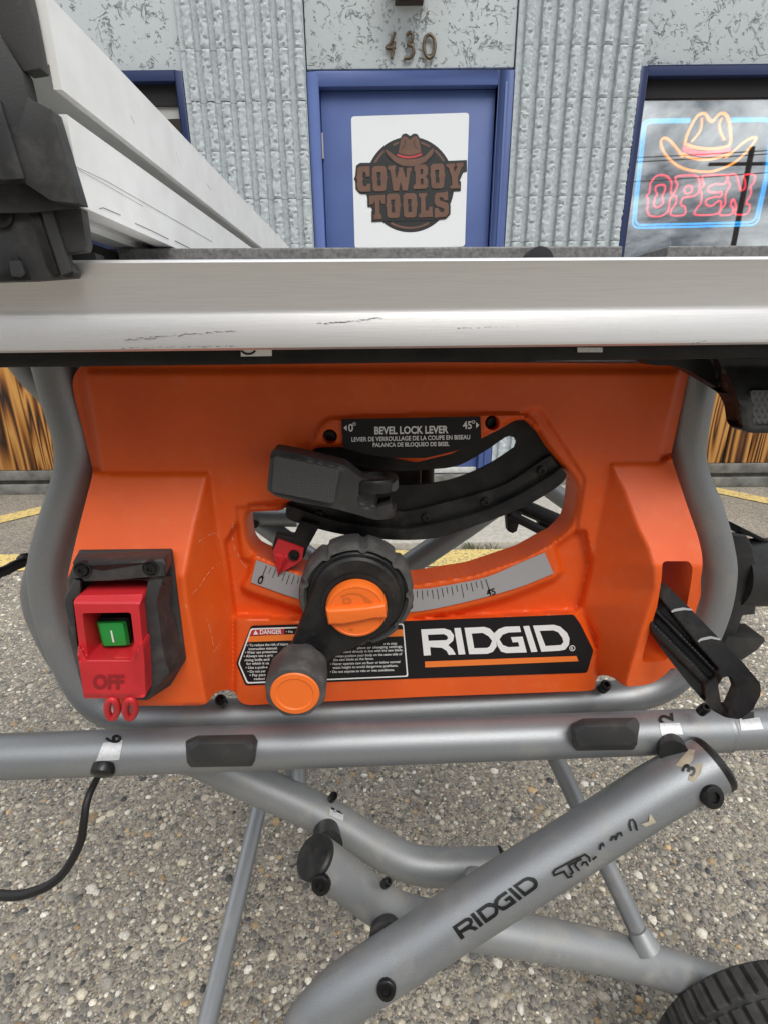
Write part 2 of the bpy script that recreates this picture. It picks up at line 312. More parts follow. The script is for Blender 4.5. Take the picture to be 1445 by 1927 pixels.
def relief(name, outer, holes, layers, Y0, Yb, m, parent=None, step=5., sig=3., holefall=0, hw=10, rn=0, ang=40, res=2., thick=None):
    """moulded shell: outline with holes, surface standing forward of plane Y0 by the layered relief, edges rounded by sig"""
    if rn: outer = round_poly(outer, rn)
    O = np.array(outer); x0, y0 = O.min(0)-8; x1, y1 = O.max(0)+8
    gx = np.arange(x0, x1+res, res); gy = np.arange(y0, y1+res, res); X, Y = np.meshgrid(gx, gy); Hh = np.zeros_like(X)
    for poly, h in layers:
        mk = inside(X, Y, poly) if poly is not None else np.ones_like(X, bool)
        if callable(h): val = h(X, Y)
        elif isinstance(h, (int, float)): val = np.full_like(X, h)
        else:
            A = np.array([[p[0], p[1], 1] for p in h], float); c = np.linalg.solve(A, np.array([p[2] for p in h], float)); val = c[0]*X+c[1]*Y+c[2]
        Hh[mk] = val[mk]
    Hh = gauss(Hh, sig/res)
    if holefall:
        hm = np.zeros_like(X)
        for h in holes[:1]: hm[inside(X, Y, h)] = 1
        hm = gauss(hm, hw/res); Hh -= holefall*np.clip((hm-.08)/.42, 0, 1)**1.6
    def samp(px, py):
        fx = (px-x0)/res; fy = (py-y0)/res; i = int(min(max(fx, 0), len(gx)-2)); j = int(min(max(fy, 0), len(gy)-2)); fx -= i; fy -= j
        return Hh[j, i]*(1-fx)*(1-fy)+Hh[j, i+1]*fx*(1-fy)+Hh[j+1, i]*(1-fx)*fy+Hh[j+1, i+1]*fx*fy
    SAMP[name] = lambda px, py: Y0-samp(px, py)
    def dens(loop):
        o = []
        for i, p in enumerate(loop):
            q = loop[(i+1) % len(loop)]; n = max(1, int(math.dist(p, q)/step)); o += [(p[0]+(q[0]-p[0])*k/n, p[1]+(q[1]-p[1])*k/n) for k in range(n)]
        return o
    od = dens(outer); hd = [dens(h) for h in holes]
    PX, PY = np.meshgrid(np.arange(float(x0), x1, step), np.arange(float(y0), y1, step)); PX[::2] += step/2; PX = PX.ravel(); PY = PY.ravel()
    ok = inside(PX, PY, outer)
    for h in holes: ok &= ~inside(PX, PY, h)
    PX, PY = PX[ok], PY[ok]
    bd = np.array(od+[p for h in hd for p in h]); keep = np.ones(len(PX), bool)
    for i in range(0, len(PX), 4000):
        d = ((PX[i:i+4000, None]-bd[None, :, 0])**2+(PY[i:i+4000, None]-bd[None, :, 1])**2).min(1); keep[i:i+4000] = d > (step*.55)**2
    V2, F = tri2d(od, hd, np.stack([PX[keep], PY[keep]], 1))
    used = sorted(set(F.flatten().tolist())); ix = {k: i for i, k in enumerate(used)}; n = len(used)
    V = [at(V2[k][0], V2[k][1], Y0-samp(*V2[k])) for k in used]; FF = [[ix[int(k)] for k in f] for f in F]; S = []
    be = bedges(F); bi = {}
    for a, b in be:
        for k in (a, b):
            if k not in bi: bi[k] = len(V); p = V[ix[k]]; V.append(np.array([p[0], Yb if thick is None else p[1]+thick, p[2]]))
        S.append([ix[a], ix[b], bi[b], bi[a]])
    return mesh(name, V, FF+S, m, parent, ang=ang)
def loft(name, loops, m, parent=None, cap=(True, True), closed=True, **kw):
    n = len(loops[0]); V = [p for l in loops for p in l]; F = []
    for k in range(len(loops)-1):
        for i in range(n if closed else n-1): j = (i+1) % n; F.append((k*n+i, k*n+j, (k+1)*n+j, (k+1)*n+i))
    if cap[0]: F.append(tuple(range(n))[::-1])
    if cap[1]: F.append(tuple((len(loops)-1)*n+i for i in range(n)))
    return mesh(name, V, F, m, parent, **kw)
def spline(P, n=8):
    P = [np.array(p, float) for p in P]; o = []
    for i in range(len(P)-1):
        p0 = P[max(i-1, 0)]; p1 = P[i]; p2 = P[i+1]; p3 = P[min(i+2, len(P)-1)]
        for k in range(n):
            s = k/n; o.append(.5*((2*p1)+(p2-p0)*s+(2*p0-5*p1+4*p2-p3)*s*s+(3*p1-p0-3*p2+p3)*s**3))
    return o+[P[-1]]
def tubeVF(P, r, seg=16, closed=False, cap=True):
    P = [np.array(p, float) for p in P]; n = len(P); V = []; F = []; up = None
    for i in range(n):
        t = (P[(i+1) % n]-P[i-1]) if closed else (P[min(i+1, n-1)]-P[max(i-1, 0)]); t = t/np.linalg.norm(t)
        if up is None:
            up = np.array([0, 0, 1.]) if abs(t[2]) < .9 else np.array([0, 1., 0])
        up = up-t*(up@t); up /= np.linalg.norm(up); sd_ = np.cross(t, up); rr = r[i] if hasattr(r, '__len__') else r
        for k in range(seg): a = 2*math.pi*k/seg; V.append(P[i]+rr*(math.cos(a)*up+math.sin(a)*sd_))
    for i in range(n if closed else n-1):
        j = (i+1) % n
        for k in range(seg): l = (k+1) % seg; F.append((i*seg+k, i*seg+l, j*seg+l, j*seg+k))
    if cap and not closed: F.append(tuple(range(seg))[::-1]); F.append(tuple((n-1)*seg+k for k in range(seg)))
    return V, F
def tube(name, P, r, m, parent=None, seg=24, sm=8, cap=True, closed=False):
    P = spline(P, sm) if sm and len(P) > 2 else P; V, F = tubeVF(P, r, seg, closed, cap); return mesh(name, V, F, m, parent, ang=50)
class MB:
    def __init__(s): s.V = []; s.F = []
    def add(s, V, F): b = len(s.V); s.V += list(V); s.F += [tuple(k+b for k in f) for f in F]; return s
    def box(s, a, b, M=None):
        V = [np.array([x, y, z], float) for z in (a[2], b[2]) for y in (a[1], b[1]) for x in (a[0], b[0])]
        if M: V = [M(*v) for v in V]
        return s.add(V, [(0, 2, 3, 1), (4, 5, 7, 6), (0, 1, 5, 4), (2, 6, 7, 3), (0, 4, 6, 2), (1, 3, 7, 5)])
    def tube(s, P, r, seg=10, closed=False): return s.add(*tubeVF(P, r, seg, closed))
    def build(s, name, m, parent=None, **kw): return mesh(name, s.V, s.F, m, parent, **kw)
def lathe(name, c, axis, prof, m, parent=None, seg=32, ang=35):
    """prof: (radius, distance along axis) pairs"""
    c = np.array(c, float); ax = np.array(axis, float); ax /= np.linalg.norm(ax); u = np.cross(ax, [0, 0, 1.] if abs(ax[2]) < .9 else [1., 0, 0]); u /= np.linalg.norm(u); w = np.cross(ax, u)
    loops = [[c+ax*h+r*(math.cos(2*math.pi*k/seg)*u+math.sin(2*math.pi*k/seg)*w) for k in range(seg)] for r, h in prof]
    return loft(name, loops, m, parent, ang=ang)
_tc = {}
def text2d(s, off=0.0):
    key = (s, off)
    if key in _tc: return _tc[key]
    cu = bpy.data.curves.new('t', 'FONT'); cu.body = s; cu.offset = off; cu.resolution_u = 3; o = bpy.data.objects.new('t', cu); COL.objects.link(o)
    dg = bpy.context.evaluated_depsgraph_get(); dg.update(); me = o.evaluated_get(dg).to_mesh()
    V = np.array([v.co[:2] for v in me.vertices]); F = [tuple(p.vertices) for p in me.polygons]; o.evaluated_get(dg).to_mesh_clear()
    bpy.data.objects.remove(o); bpy.data.curves.remove(cu)
    V = V-np.array([V[:, 0].min(), 0]); _tc[key] = (V, F); return V, F
def textpx(mb, s, p, w, h, fmap, ang=0., off=.012, skew=0.):
    """lettering laid on a surface: p = left end of baseline, w/h = width and capital height, ang in degrees (up = positive)"""
    V, F = text2d(s, off); sx = w/V[:, 0].max(); sy = h/.69; a = math.radians(ang); ca, sa = math.cos(a), math.sin(a); O = []
    for x, y in V:
        X = x*sx+skew*y*sy; Y = y*sy; O.append(fmap(p[0]+X*ca-Y*sa, p[1]-X*sa-Y*ca))
    mb.add(O, F)
def dens2(P, st):
    o = []
    for i, p in enumerate(P):
        q = P[(i+1) % len(P)]; n = max(1, int(math.dist(p, q)/st+.5)); o += [(p[0]+(q[0]-p[0])*k/n, p[1]+(q[1]-p[1])*k/n) for k in range(n)]
    return o
def polypx(mb, outer, holes, fmap, fine=0):
    outer = [tuple(p) for p in outer]; holes = [[tuple(p) for p in h] for h in holes]; ex = None
    if fine:
        outer = dens2(outer, fine); holes = [dens2(h, fine) for h in holes]; O = np.array(outer); gx, gy = np.meshgrid(np.arange(O[:, 0].min()+fine*.37, O[:, 0].max(), fine), np.arange(O[:, 1].min()+fine*.31, O[:, 1].max(), fine)); ex = np.stack([gx.ravel(), gy.ravel()], 1)
    V2, F = tri2d(outer, holes, ex); mb.add([fmap(*v) for v in V2], [tuple(map(int, f)) for f in F])
def bolt(name, c, axis, r, h, m=SCREW, parent=None, socket=True):
    prof = [(r, -h*.5), (r, h*.55), (r*.93, h*.85), (r*.75, h)]
    if socket: prof += [(r*.48, h), (r*.44, h*.35), (.0001, h*.35)]
    else: prof += [(r*.4, h*1.12), (.0001, h*1.16)]
    return lathe(name, c, axis, prof, m, parent, seg=20)
FRONT = (0, -1, 0)
# ================================================================== THE SETTING
g = MB(); g.add([(-60, -60, 0), (60, -60, 0), (60, 60, 0), (-60, 60, 0)], [(0, 1, 2, 3)])
tag(g.build('ground', AGG, smooth=False), kind='structure')
def pebbles():
    n = 170000
    X = rng.uniform(-1.75, 1.75, n); Y = .16+1.75*rng.random(n)**1.25
    rad = np.clip(rng.lognormal(math.log(.0027), .50, n), .0014, .0105); rad[Y > 1.2] = np.maximum(rad[Y > 1.2], .0028)
    # keep bigger stones where they fit: drop small ones that fall on an already placed bigger one
    o = np.argsort(-rad); X, Y, rad = X[o], Y[o], rad[o]; cell = {}; keep = []
    for i in range(n):
        cx, cy = int(X[i]/.012), int(Y[i]/.012); ok = True
        for a in (cx-1, cx, cx+1):
            for b in (cy-1, cy, cy+1):
                for j in cell.get((a, b), ()):
                    if (X[i]-X[j])**2+(Y[i]-Y[j])**2 < (.82*(rad[i]+rad[j]))**2: ok = False; break
                if not ok: break
            if not ok: break
        if ok: keep.append(i); cell.setdefault((cx, cy), []).append(i)
    X, Y, rad = X[keep], Y[keep], rad[keep]; n = len(X)
    k = 6; an = np.arange(k)*2*math.pi/k
    base = np.concatenate([np.stack([np.cos(an), np.sin(an), 0*an-.25], 1), np.stack([.78*np.cos(an+.2), .78*np.sin(an+.2), 0*an+.42], 1), [[0, 0, .58]]])
    nv = len(base); B = np.repeat(base[None], n, 0)
    B[:, :, :2] *= (1+rng.normal(0, .13, (n, nv, 1))); B[:, :, 2] *= (1+rng.normal(0, .12, (n, nv)))
    el = rng.uniform(.62, 1., n); th = rng.uniform(0, 2*math.pi, n)
    x = B[:, :, 0]; y = B[:, :, 1]*el[:, None]; xr = x*np.cos(th)[:, None]-y*np.sin(th)[:, None]; yr = x*np.sin(th)[:, None]+y*np.cos(th)[:, None]
    hz = rng.uniform(.35, .85, n)
    V = np.stack([xr*rad[:, None]+X[:, None], yr*rad[:, None]+Y[:, None], B[:, :, 2]*rad[:, None]*hz[:, None]], 2).reshape(-1, 3)
    f = []
    for i in range(k): j = (i+1) % k; f += [(i, j, k+j), (i, k+j, k+i), (k+i, k+j, 2*k)]
    f = np.array(f); FF = (f[None]+np.arange(n)[:, None, None]*nv).reshape(-1)
    me = bpy.data.meshes.new('pebbles'); me.vertices.add(len(V)); me.vertices.foreach_set('co', V.ravel().astype(np.float32))
    nl = len(FF); me.loops.add(nl); me.loops.foreach_set('vertex_index', FF.astype(np.int32)); me.polygons.add(nl//3); me.polygons.foreach_set('loop_start', np.arange(0, nl, 3, dtype=np.int32))
    me.update(); me.polygons.foreach_set('use_smooth', np.ones(nl//3, bool))
    pal = np.array([(.22, .21, .195), (.30, .283, .255), (.40, .37, .315), (.52, .475, .39), (.62, .57, .46), (.74, .72, .66), (.13, .13, .13), (.06, .063, .068), (.40, .29, .17), (.54, .38, .21), (.27, .22, .19), (.78, .74, .64)])
    pr = np.array([.15, .17, .19, .17, .11, .07, .04, .018, .03, .022, .025, .035]); pr /= pr.sum()
    c = pal[rng.choice(len(pal), n, p=pr)]*rng.uniform(.72, 1.1, (n, 1))
    col = np.ones((n, nv, 4), np.float32); col[:, :, :3] = c[:, None, :]
    at_ = me.color_attributes.new('stone', 'FLOAT_COLOR', 'POINT'); at_.data.foreach_set('color', col.ravel())
    me.validate(); o = link('pebbles', me, PEB); tag(o, 'small tan grey and white stones bedded in the exposed aggregate paving', 'pebbles', kind='stuff')
pebbles()
def slab(name, u0, u1, v0, v1, z0, z1, m, parent=None, **kw): return MB().box((u0, v0, z0), (u1, v1, z1), wpt).build(name, m, parent, **kw)
VW = 3.0
pad = slab('pavement', -1.12, 1.32, 2.06, 2.98, -.05, .028, CONC, bevel=.006); tag(pad, kind='structure')
tag(MB().add([wpt(-4, 1.87, .004), wpt(4, 1.87, .004), wpt(4, 2.035, .004), wpt(-4, 2.035, .004)], [(0, 1, 2, 3)]).build('road_marking', YEL, smooth=False), kind='structure')
def stripe(p, q, w):
    p = np.array(p[:2]); q = np.array(q[:2]); d = (q-p)/np.linalg.norm(q-p); n = np.array([-d[1], d[0]])*w/2; p = p-d*.5; 
    tag(MB().add([(*(p-n), .0045), (*(q-n), .0045), (*(q+n), .0045), (*(p+n), .0045)], [(0, 1, 2, 3)]).build('road_marking', YEL, smooth=False), kind='structure')
stripe(atz(0, 979, 0), atz(120, 951, 0), .13); stripe(atz(1445, 944, 0), atz(1335, 921, 0), .12)
def weeds():
    mb = MB(); r = random.Random(3)
    for u0, n in ((-.47, 26), (.38, 34), (.44, 20), (-.1, 14), (.7, 18)):
        for _ in range(n):
            u = u0+r.gauss(0, .035); v = 2.048+r.gauss(0, .006); h = r.uniform(.01, .035); a = r.uniform(0, 6.28); dx, dy = math.cos(a)*h*.6, math.sin(a)*h*.4
            mb.add([wpt(u-.0015, v, 0), wpt(u+.0015, v, 0), wpt(u+dx*.5+.001, v+dy*.5, h*.7), wpt(u+dx, v+dy, h)], [(0, 1, 2), (0, 2, 3)])
    o = mb.build('weeds', mat('weed_green', (.07, .10, .03), .7, col2=(.12, .11, .05), nscale=60), smooth=False); tag(o, 'small green weeds growing along the joint beside the yellow line', 'weeds', kind='stuff')
weeds()
# ------------------------------------------------------------------ building
bld = thing('building', wpt(0, VW, 0), 'painted grey blue shopfront with ribbed block pilasters, stucco and charred wood boards', 'building')
DL, DR, DT = -.337, .638, 2.088
PL0, PL1, PR0, PR1 = -.938, -.352, .650, 1.246
WT = 2.098
slab('wall_core', -4, 4, 3.22, 3.4, 0, 3.4, DARKIN, bld, smooth=False)
slab('stucco_panel', PL1+.006, PR0-.006, 3.0, 3.2, DT+.012, 3.4, STUCCO, bld, bevel=.004)
slab('stucco_panel', -3.6, PL0-.002, 3.0, 3.2, WT, 3.4, STUCCO, bld, bevel=.004)
slab('stucco_panel', PR1+.002, 3.6, 3.0, 3.2, WT, 3.4, STUCCO, bld, bevel=.004)
def block_mesh(seed, w=.298, h=.2035):
    r = np.random.default_rng(seed); nr = 4; p = w/nr; V = []; F = []; cols = []
    for k in range(nr):
        a = k*p
        cols += [(a, .030, 0), (a+p*.40, .030, 0), (a+p*.44, .004, 1), (a+p*.56, 0, 1), (a+p*.70, -.001, 1), (a+p*.84, 0, 1), (a+p*.96, .004, 1), (a+p*.999, .030, 0)]
    nz = 22
    for j in range(nz+1):
        z = h*j/nz
        for x, y, rough in cols:
            e = 1 if 0 < j < nz else .4
            V.append((x+(r.normal(0, .0016) if rough else r.normal(0, .0004)), y+(abs(r.normal(0, .0042))*e if rough else r.normal(0, .0004))+(.005 if rough and j in (0, nz) else 0), z))
    n = len(cols)
    for j in range(nz):
        for i in range(n-1): F.append((j*n+i, j*n+i+1, (j+1)*n+i+1, (j+1)*n+i))
    me = bpy.data.meshes.new('split_face_block'); me.from_pydata(V, [], F); finish(me, True, 30); me.materials.append(BLOCKM); return me
BM = [block_mesh(s) for s in (1, 2, 3, 4, 5)]
slab('pilaster_core', PL0, PL1, 2.986, 3.2, 0, 3.4, BLOCKM, bld); slab('pilaster_core', PR0, PR1, 2.986, 3.2, 0, 3.4, BLOCKM, bld)
r_ = random.Random(5)
for (a, b) in ((PL0, PL1), (PR0, PR1)):
    for j in range(13):
        z = .115+j*.2055-.2055*0
        for i in range(2):
            u = a+i*(b-a)/2; o = bpy.data.objects.new('split_face_block', BM[r_.randrange(5)]); COL.objects.link(o)
            o.parent = bld; o.matrix_parent_inverse = world_inv(bld)
            p = wpt(u, 2.955+r_.uniform(-.002, .003), z); o.location = p; o.rotation_euler = (0, 0, -HEAD); o.scale = ((b-a)/2/.298*.995, 1, 1)
slab('footing', PL0-.02, PL1, 2.94, 3.2, 0, .11, CONCD, bld, bevel=.006); slab('footing', PR0, PR1+.02, 2.94, 3.2, 0, .11, CONCD, bld, bevel=.006)
# wood boards below the windows, on a stepped concrete foot
def boards(u0, u1, seed):
    r = random.Random(seed); u = u0; k = seed
    while u < u1-.02:
        w = min(r.uniform(.105, .15), u1-u); o = slab('wood_board', u+.003, u+w-.003, 2.965+r.uniform(0, .006), 2.99, .145, .935, WOODS[k % 4], bld, bevel=.003); u += w; k += r.choice((1, 2, 3))
boards(-3.3, PL0-.012, 3); boards(PR1+.012, 3.6, 2)
for a, b in ((-3.6, PL0-.022), (PR1+.022, 3.6)):
    slab('footing', a, b, 2.955, 3.2, .085, .143, CONCD, bld, bevel=.005); slab('footing', a, b, 2.985, 3.2, .06, .084, CONCD, bld); slab('footing', a, b, 2.945, 3.2, 0, .058, CONCD, bld, bevel=.005)
# windows
def window(u0, u1, z0, z1, head, parent):
    w = slab('window', u0, u1, 3.5, 3.6, z0, z1, DARKIN, parent)
    fr = MB()
    for a in ((u0, u0+.035, z0, z1), (u1-.035, u1, z0, z1), (u0+.035, u1-.035, z1-.04, z1), (u0+.035, u1-.035, z0, z0+.04)): fr.box((a[0], 2.985, a[2]), (a[1], 3.12, a[3]), wpt)
    fr.build('frame', BLUED, w, bevel=.003)
    MB().box((u0+.036, 3.02, z1-.041-head), (u1-.036, 3.06, z1-.041), wpt).build('header', DARKIN, w)
    MB().box((u0+.036, 3.035, z0+.042), (u1-.036, 3.041, z1-.042-head), wpt).build('glass', GLASS, w)
    si = MB().box((u0-.01, 2.955, z0-.035), (u1+.01, 3.12, z0-.002), wpt).build('sill', BLUED, w, bevel=.004)
    # side reveals of the opening
    MB().box((u0, 3.125, z0), (u0+.02, 3.49, z1), wpt).box((u1-.02, 3.125, z0), (u1, 3.49, z1), wpt).box((u0, 3.125, z1-.02), (u1, 3.49, z1), wpt).build('reveal', DARKIN, w)
    return w
window(-2.7, PL0-.004, .975, WT-.003, .085, bld); window(PR1+.004, 2.9, .975, WT-.003, .075, bld)
# paper notice inside the dark window
def pw(v): return lambda x, y: atw(x, y, v)
pn = thing('paper_notice', atw(305, 225, 3.03), 'pale paper notice headed DEFENDER stuck on the dark window glass', 'notice')
plate('sheet', [(268, 184), (342, 180), (347, 223), (268, 226)], [], pw(3.0325), pw(3.034), PAPER, pn)
mb = MB(); textpx(mb, 'DEFENDER', (302, 201), 36, 7, pw(3.0315), 1, off=.02); mb.build('lettering', WHITE, pn, smooth=False)
# house number on the stucco
hn = thing('house_number', atw(770, 110, 2.99), 'tarnished brass digits 430 on the stucco above the blue door', 'house number')
def dz(x, y): return (580+x/3.6125, y/3.6125)
def digit(pts, r, closed=False): return tube('digit', [atw(*dz(*p), 2.985) for p in pts], r, BRASS, hn, seg=10, sm=6, closed=closed)
dg_ = digit([(588, 222), (560, 290), (530, 325), (560, 328), (592, 322)], .0075); mb = MB(); mb.tube([atw(*dz(586, 285), 2.986), atw(*dz(566, 398), 2.986)], .0075); o = mb.build('stroke', BRASS, dg_)
digit([(668, 240), (688, 222), (708, 240), (700, 280), (676, 302), (708, 318), (714, 360), (692, 392), (648, 398)], .0075)
digit([(824, 232), (795, 255), (785, 310), (795, 370), (820, 395), (848, 370), (860, 310), (850, 255)], .0078, closed=True)
lf = thing('wall_lamp', atw(770, 0, 2.96), 'rusty brown lamp bracket fixed to the stucco above the house number', 'lamp')
u0, z0 = uz(743, 2, 2.96); u1, _ = uz(797, 2, 2.96)
slab('mounting_plate', u0, u1, 2.965, 3.0, z0, z0+.14, mat('rusty_brown', (.045, .03, .026), .6), lf, bevel=.004); slab('lamp_shade', u0-.02, u1+.02, 2.82, 2.965, z0+.05, z0+.2, mat('rusty_brown', (.045, .03, .026)), lf, bevel=.008)
# door frame (part of the building) and door
fr = MB(); u_l, _ = uz(603, 175, 3.03); u_r, _ = uz(932, 175, 3.03); _, z_d = uz(770, 170, 3.03)
fr.box((DL-.012, 2.99, .05), (u_l-.003, 3.19, DT), wpt).box((u_r+.003, 2.99, .05), (DR+.01, 3.19, DT), wpt).box((u_l-.003, 2.99, z_d+.003), (u_r+.003, 3.19, DT), wpt)
fr.build('door_frame', BLUE, bld, bevel=.004)
u_s, _ = uz(944, 300, 2.985); slab('door_stop', u_s-.006, u_s+.006, 2.978, 2.9885, .12, DT-.05, BLUE, bld, bevel=.002)
slab('door_sill', DL-.01, DR+.01, 2.962, 3.19, .0285, .082, CONCD, bld, bevel=.004)
door = thing('door', wpt((u_l+u_r)/2, 3.03, .1), 'blue painted steel door with a white sign sheet on it', 'door')
slab('leaf', u_l, u_r, 3.03, 3.075, .125, z_d, BLUE, door, bevel=.003)
slab('kick_plate', u_l+.004, u_r-.004, 3.022, 3.029, .088, .124, WPAINT, door, bevel=.001)
hx, hz_ = uz(606, 250, 3.02); h0 = hz_-.11
for zz in (hz_-.11, .45, 1.1): tube('hinge', [wpt(hx, 3.024, zz), wpt(hx, 3.024, zz+.11)], .0065, STEEL, door, seg=12)
V0 = 3.03
def SM(k): return lambda x, y: atw(x, y, V0-.0025-.0006*k)
def sz(p): return (640+p[0]/5.558, 200+p[1]/5.558)
def szs(P): return [sz(p) for p in P]
sign = plate('sign_sheet', round_poly([(661, 219), (882, 212), (874, 464), (668, 468)], 7), [], SM(0), lambda x, y: atw(x, y, V0-.0005), SIGNW, door)
ell = [(728+462*math.cos(a), 818+500*math.sin(a)) for a in np.linspace(0, 2*math.pi, 64, endpoint=False)]
mb = MB(); polypx(mb, szs(ell), [], SM(1)); mb.build('logo_disc', SIGNK, sign, smooth=False)
mb = MB()
for a0, a1 in ((208, 234), (245, 262), (278, 300), (308, 334), (62, 118)):
    A = np.radians(np.linspace(a0, a1, 10)); polypx(mb, szs([(728+430*math.cos(a), 818+466*math.sin(a)) for a in A]+[(728+408*math.cos(a), 818+444*math.sin(a)) for a in A[::-1]]), [], SM(2))
mb.build('logo_ring', SIGNB, sign, smooth=False)
mb = MB(); polypx(mb, szs(round_poly([(170, 620), (210, 592), (345, 590), (480, 580), (640, 590), (1110, 572), (1322, 562), (1322, 685), (1285, 690), (1245, 780), (1260, 785), (1258, 888), (1145, 895), (880, 900), (340, 915), (280, 922), (210, 918), (165, 870), (160, 780), (145, 760), (160, 730)], 10)), [], SM(3))
polypx(mb, szs(round_poly([(285, 905), (700, 890), (1145, 880), (1145, 1015), (1152, 1040), (1150, 1130), (1100, 1182), (1010, 1190), (460, 1205), (330, 1212), (330, 1090), (348, 1085), (330, 1055), (288, 1055)], 8)), [], SM(4))
hat_o = [(455, 448), (480, 440), (560, 505), (585, 500), (620, 350), (650, 292), (690, 282), (728, 312), (765, 284), (805, 290), (835, 345), (868, 490), (885, 490), (970, 425), (995, 432), (975, 510), (900, 590), (820, 632), (735, 645), (640, 632), (560, 590), (490, 520)]
polypx(mb, szs(round_poly(hat_o, 14)), [], SM(5)); mb.build('logo_ground', SIGNK, sign, smooth=False)
mb = MB(); polypx(mb, szs(round_poly([(468, 458), (492, 456), (590, 530), (700, 556), (800, 548), (880, 522), (965, 440), (980, 440), (965, 500), (890, 580), (810, 618), (735, 628), (645, 618), (570, 580), (500, 512)], 10)), [], SM(6))
polypx(mb, szs(round_poly([(606, 488), (632, 352), (660, 312), (690, 318), (728, 350), (765, 318), (795, 312), (822, 352), (846, 480), (780, 504), (720, 512), (660, 504)], 10)), [], SM(6)); mb.build('logo_hat', SIGNB, sign, smooth=False)
mb = MB(); polypx(mb, szs([(592, 496), (660, 516), (720, 522), (790, 512), (850, 488), (852, 512), (790, 536), (720, 546), (655, 540), (594, 518)]), [], SM(7)); mb.build('logo_hatband', SIGNR, sign, smooth=False)
mb = MB()
for P in ([(668, 350), (676, 385), (664, 420), (636, 452)], [(782, 350), (770, 385), (782, 420), (812, 450)]):
    q = spline(P, 4); polypx(mb, szs([(p[0]-4, p[1]) for p in q]+[(p[0]+4, p[1]) for p in q[::-1]]), [], SM(7))
mb.build('logo_crease', SIGNK, sign, smooth=False)
O_o = [(335, 650), (360, 626), (455, 622), (480, 645), (485, 720), (495, 745), (485, 775), (478, 870), (455, 888), (365, 890), (345, 870), (340, 780), (330, 750), (338, 720)]; O_h = [(385, 690), (425, 690), (425, 735), (418, 755), (428, 780), (430, 828), (392, 830), (388, 780), (395, 755), (385, 735)]
sh = lambda P, dx, dy, s=1., c=(412, 757): [((x-c[0])*s+c[0]+dx, (y-c[1])*s+c[1]+dy) for x, y in P]
letters = [
 ([(180, 650), (205, 630), (310, 627), (312, 735), (275, 738), (265, 690), (240, 690), (235, 740), (245, 760), (235, 785), (245, 835), (280, 835), (284, 808), (320, 812), (318, 890), (225, 896), (192, 880), (176, 830), (184, 770), (170, 745), (180, 730)], []),
 (O_o, [O_h]),
 ([(500, 622), (578, 618), (578, 652), (570, 660), (582, 745), (592, 745), (614, 660), (608, 640), (655, 638), (655, 660), (682, 745), (690, 742), (694, 655), (686, 645), (745, 642), (745, 672), (732, 682), (702, 880), (650, 882), (630, 790), (612, 883), (556, 886), (522, 675), (500, 662)], []),
 ([(772, 640), (790, 612), (890, 608), (915, 640), (912, 710), (893, 738), (916, 770), (915, 842), (890, 862), (765, 867), (762, 828), (786, 812), (785, 690), (772, 672)], [[(836, 662), (862, 658), (864, 708), (838, 712)], [(838, 760), (866, 758), (867, 815), (839, 818)]]),
 (sh(O_o, 605, -27, .98), [sh(O_h, 605, -27, .98)]),
 ([(1108, 602), (1198, 596), (1198, 630), (1182, 638), (1196, 690), (1222, 634), (1210, 626), (1212, 593), (1286, 590), (1286, 626), (1270, 636), (1226, 745), (1230, 820), (1250, 828), (1250, 858), (1150, 862), (1150, 832), (1170, 825), (1165, 745), (1130, 642), (1108, 634)], []),
 ([(305, 935), (465, 925), (468, 1020), (435, 1022), (425, 985), (412, 985), (414, 1120), (434, 1135), (436, 1180), (355, 1185), (352, 1140), (370, 1128), (368, 1040), (362, 985), (345, 1025), (308, 1030)], []),
 (sh(O_o, 144, 284, .96), [sh(O_h, 144, 284, .96)]), (sh(O_o, 318, 280, .96), [sh(O_h, 318, 280, .96)]),
 ([(820, 912), (902, 905), (904, 940), (886, 950), (890, 1092), (920, 1090), (930, 1050), (962, 1048), (966, 1157), (822, 1165), (820, 1130), (843, 1118), (840, 955), (820, 945)], []),
 ([(985, 935), (1005, 905), (1090, 900), (1122, 888), (1124, 980), (1088, 985), (1072, 958), (1045, 948), (1032, 965), (1040, 985), (1118, 1010), (1134, 1040), (1130, 1122), (1105, 1155), (1040, 1160), (985, 1168), (985, 1065), (1020, 1060), (1040, 1100), (1066, 1110), (1088, 1092), (1082, 1070), (1000, 1040), (984, 1010)], [])]
mb = MB()
for o_, h_ in letters: polypx(mb, szs(o_), [szs(h) for h in h_], SM(8))
mb.build('lettering', SIGNB, sign, smooth=False)
# neon sign hanging behind the right window
ns = thing('neon_sign', atw(1330, 430, 3.09), 'lit neon sign with orange cowboy hat, red OPEN letters and blue border', 'neon sign')
def nz(p): return atw(1170+p[0]/5.073, 110+p[1]/5.073, 3.085)
NR = .0053
def ntube(name, P, m, r=NR, sm=5, closed=False): return tube(name, [nz(p) for p in P], r, m, ns, seg=10, sm=sm, closed=closed)
def rrect(d): return round_poly([(230+d, 588+d*.4), (650, 583+d*.4), None][0:1], 0)
for d, n in ((0, 'outer'), (22, 'inner')):
    left = [(650, 577+d*1.1)]+round_poly([(330, 580+d*1.1), (205+d, 590+d*1.1), (150+d, 1100), (95+d*1.2, 1618-d*1.3), (600, 1608-d*1.3), (1290-d, 1590-d*1.3), (1395-d, 1100), (1450-d*1.1, 572+d), (1250, 570+d)], 70, 5)[5:-5]+[(1045, 573+d*1.1)]
    ntube('border_tube', left, NBLUE, NR*.95, 0)
mb_ = ntube('crown_tube', [(600, 815), (625, 720), (690, 590), (735, 535), (790, 525), (830, 580), (862, 600), (900, 560), (940, 525), (985, 530), (1020, 590), (1035, 700), (1030, 815), (960, 850), (810, 862), (680, 845)], NORG, NR*1.25, 5, True)
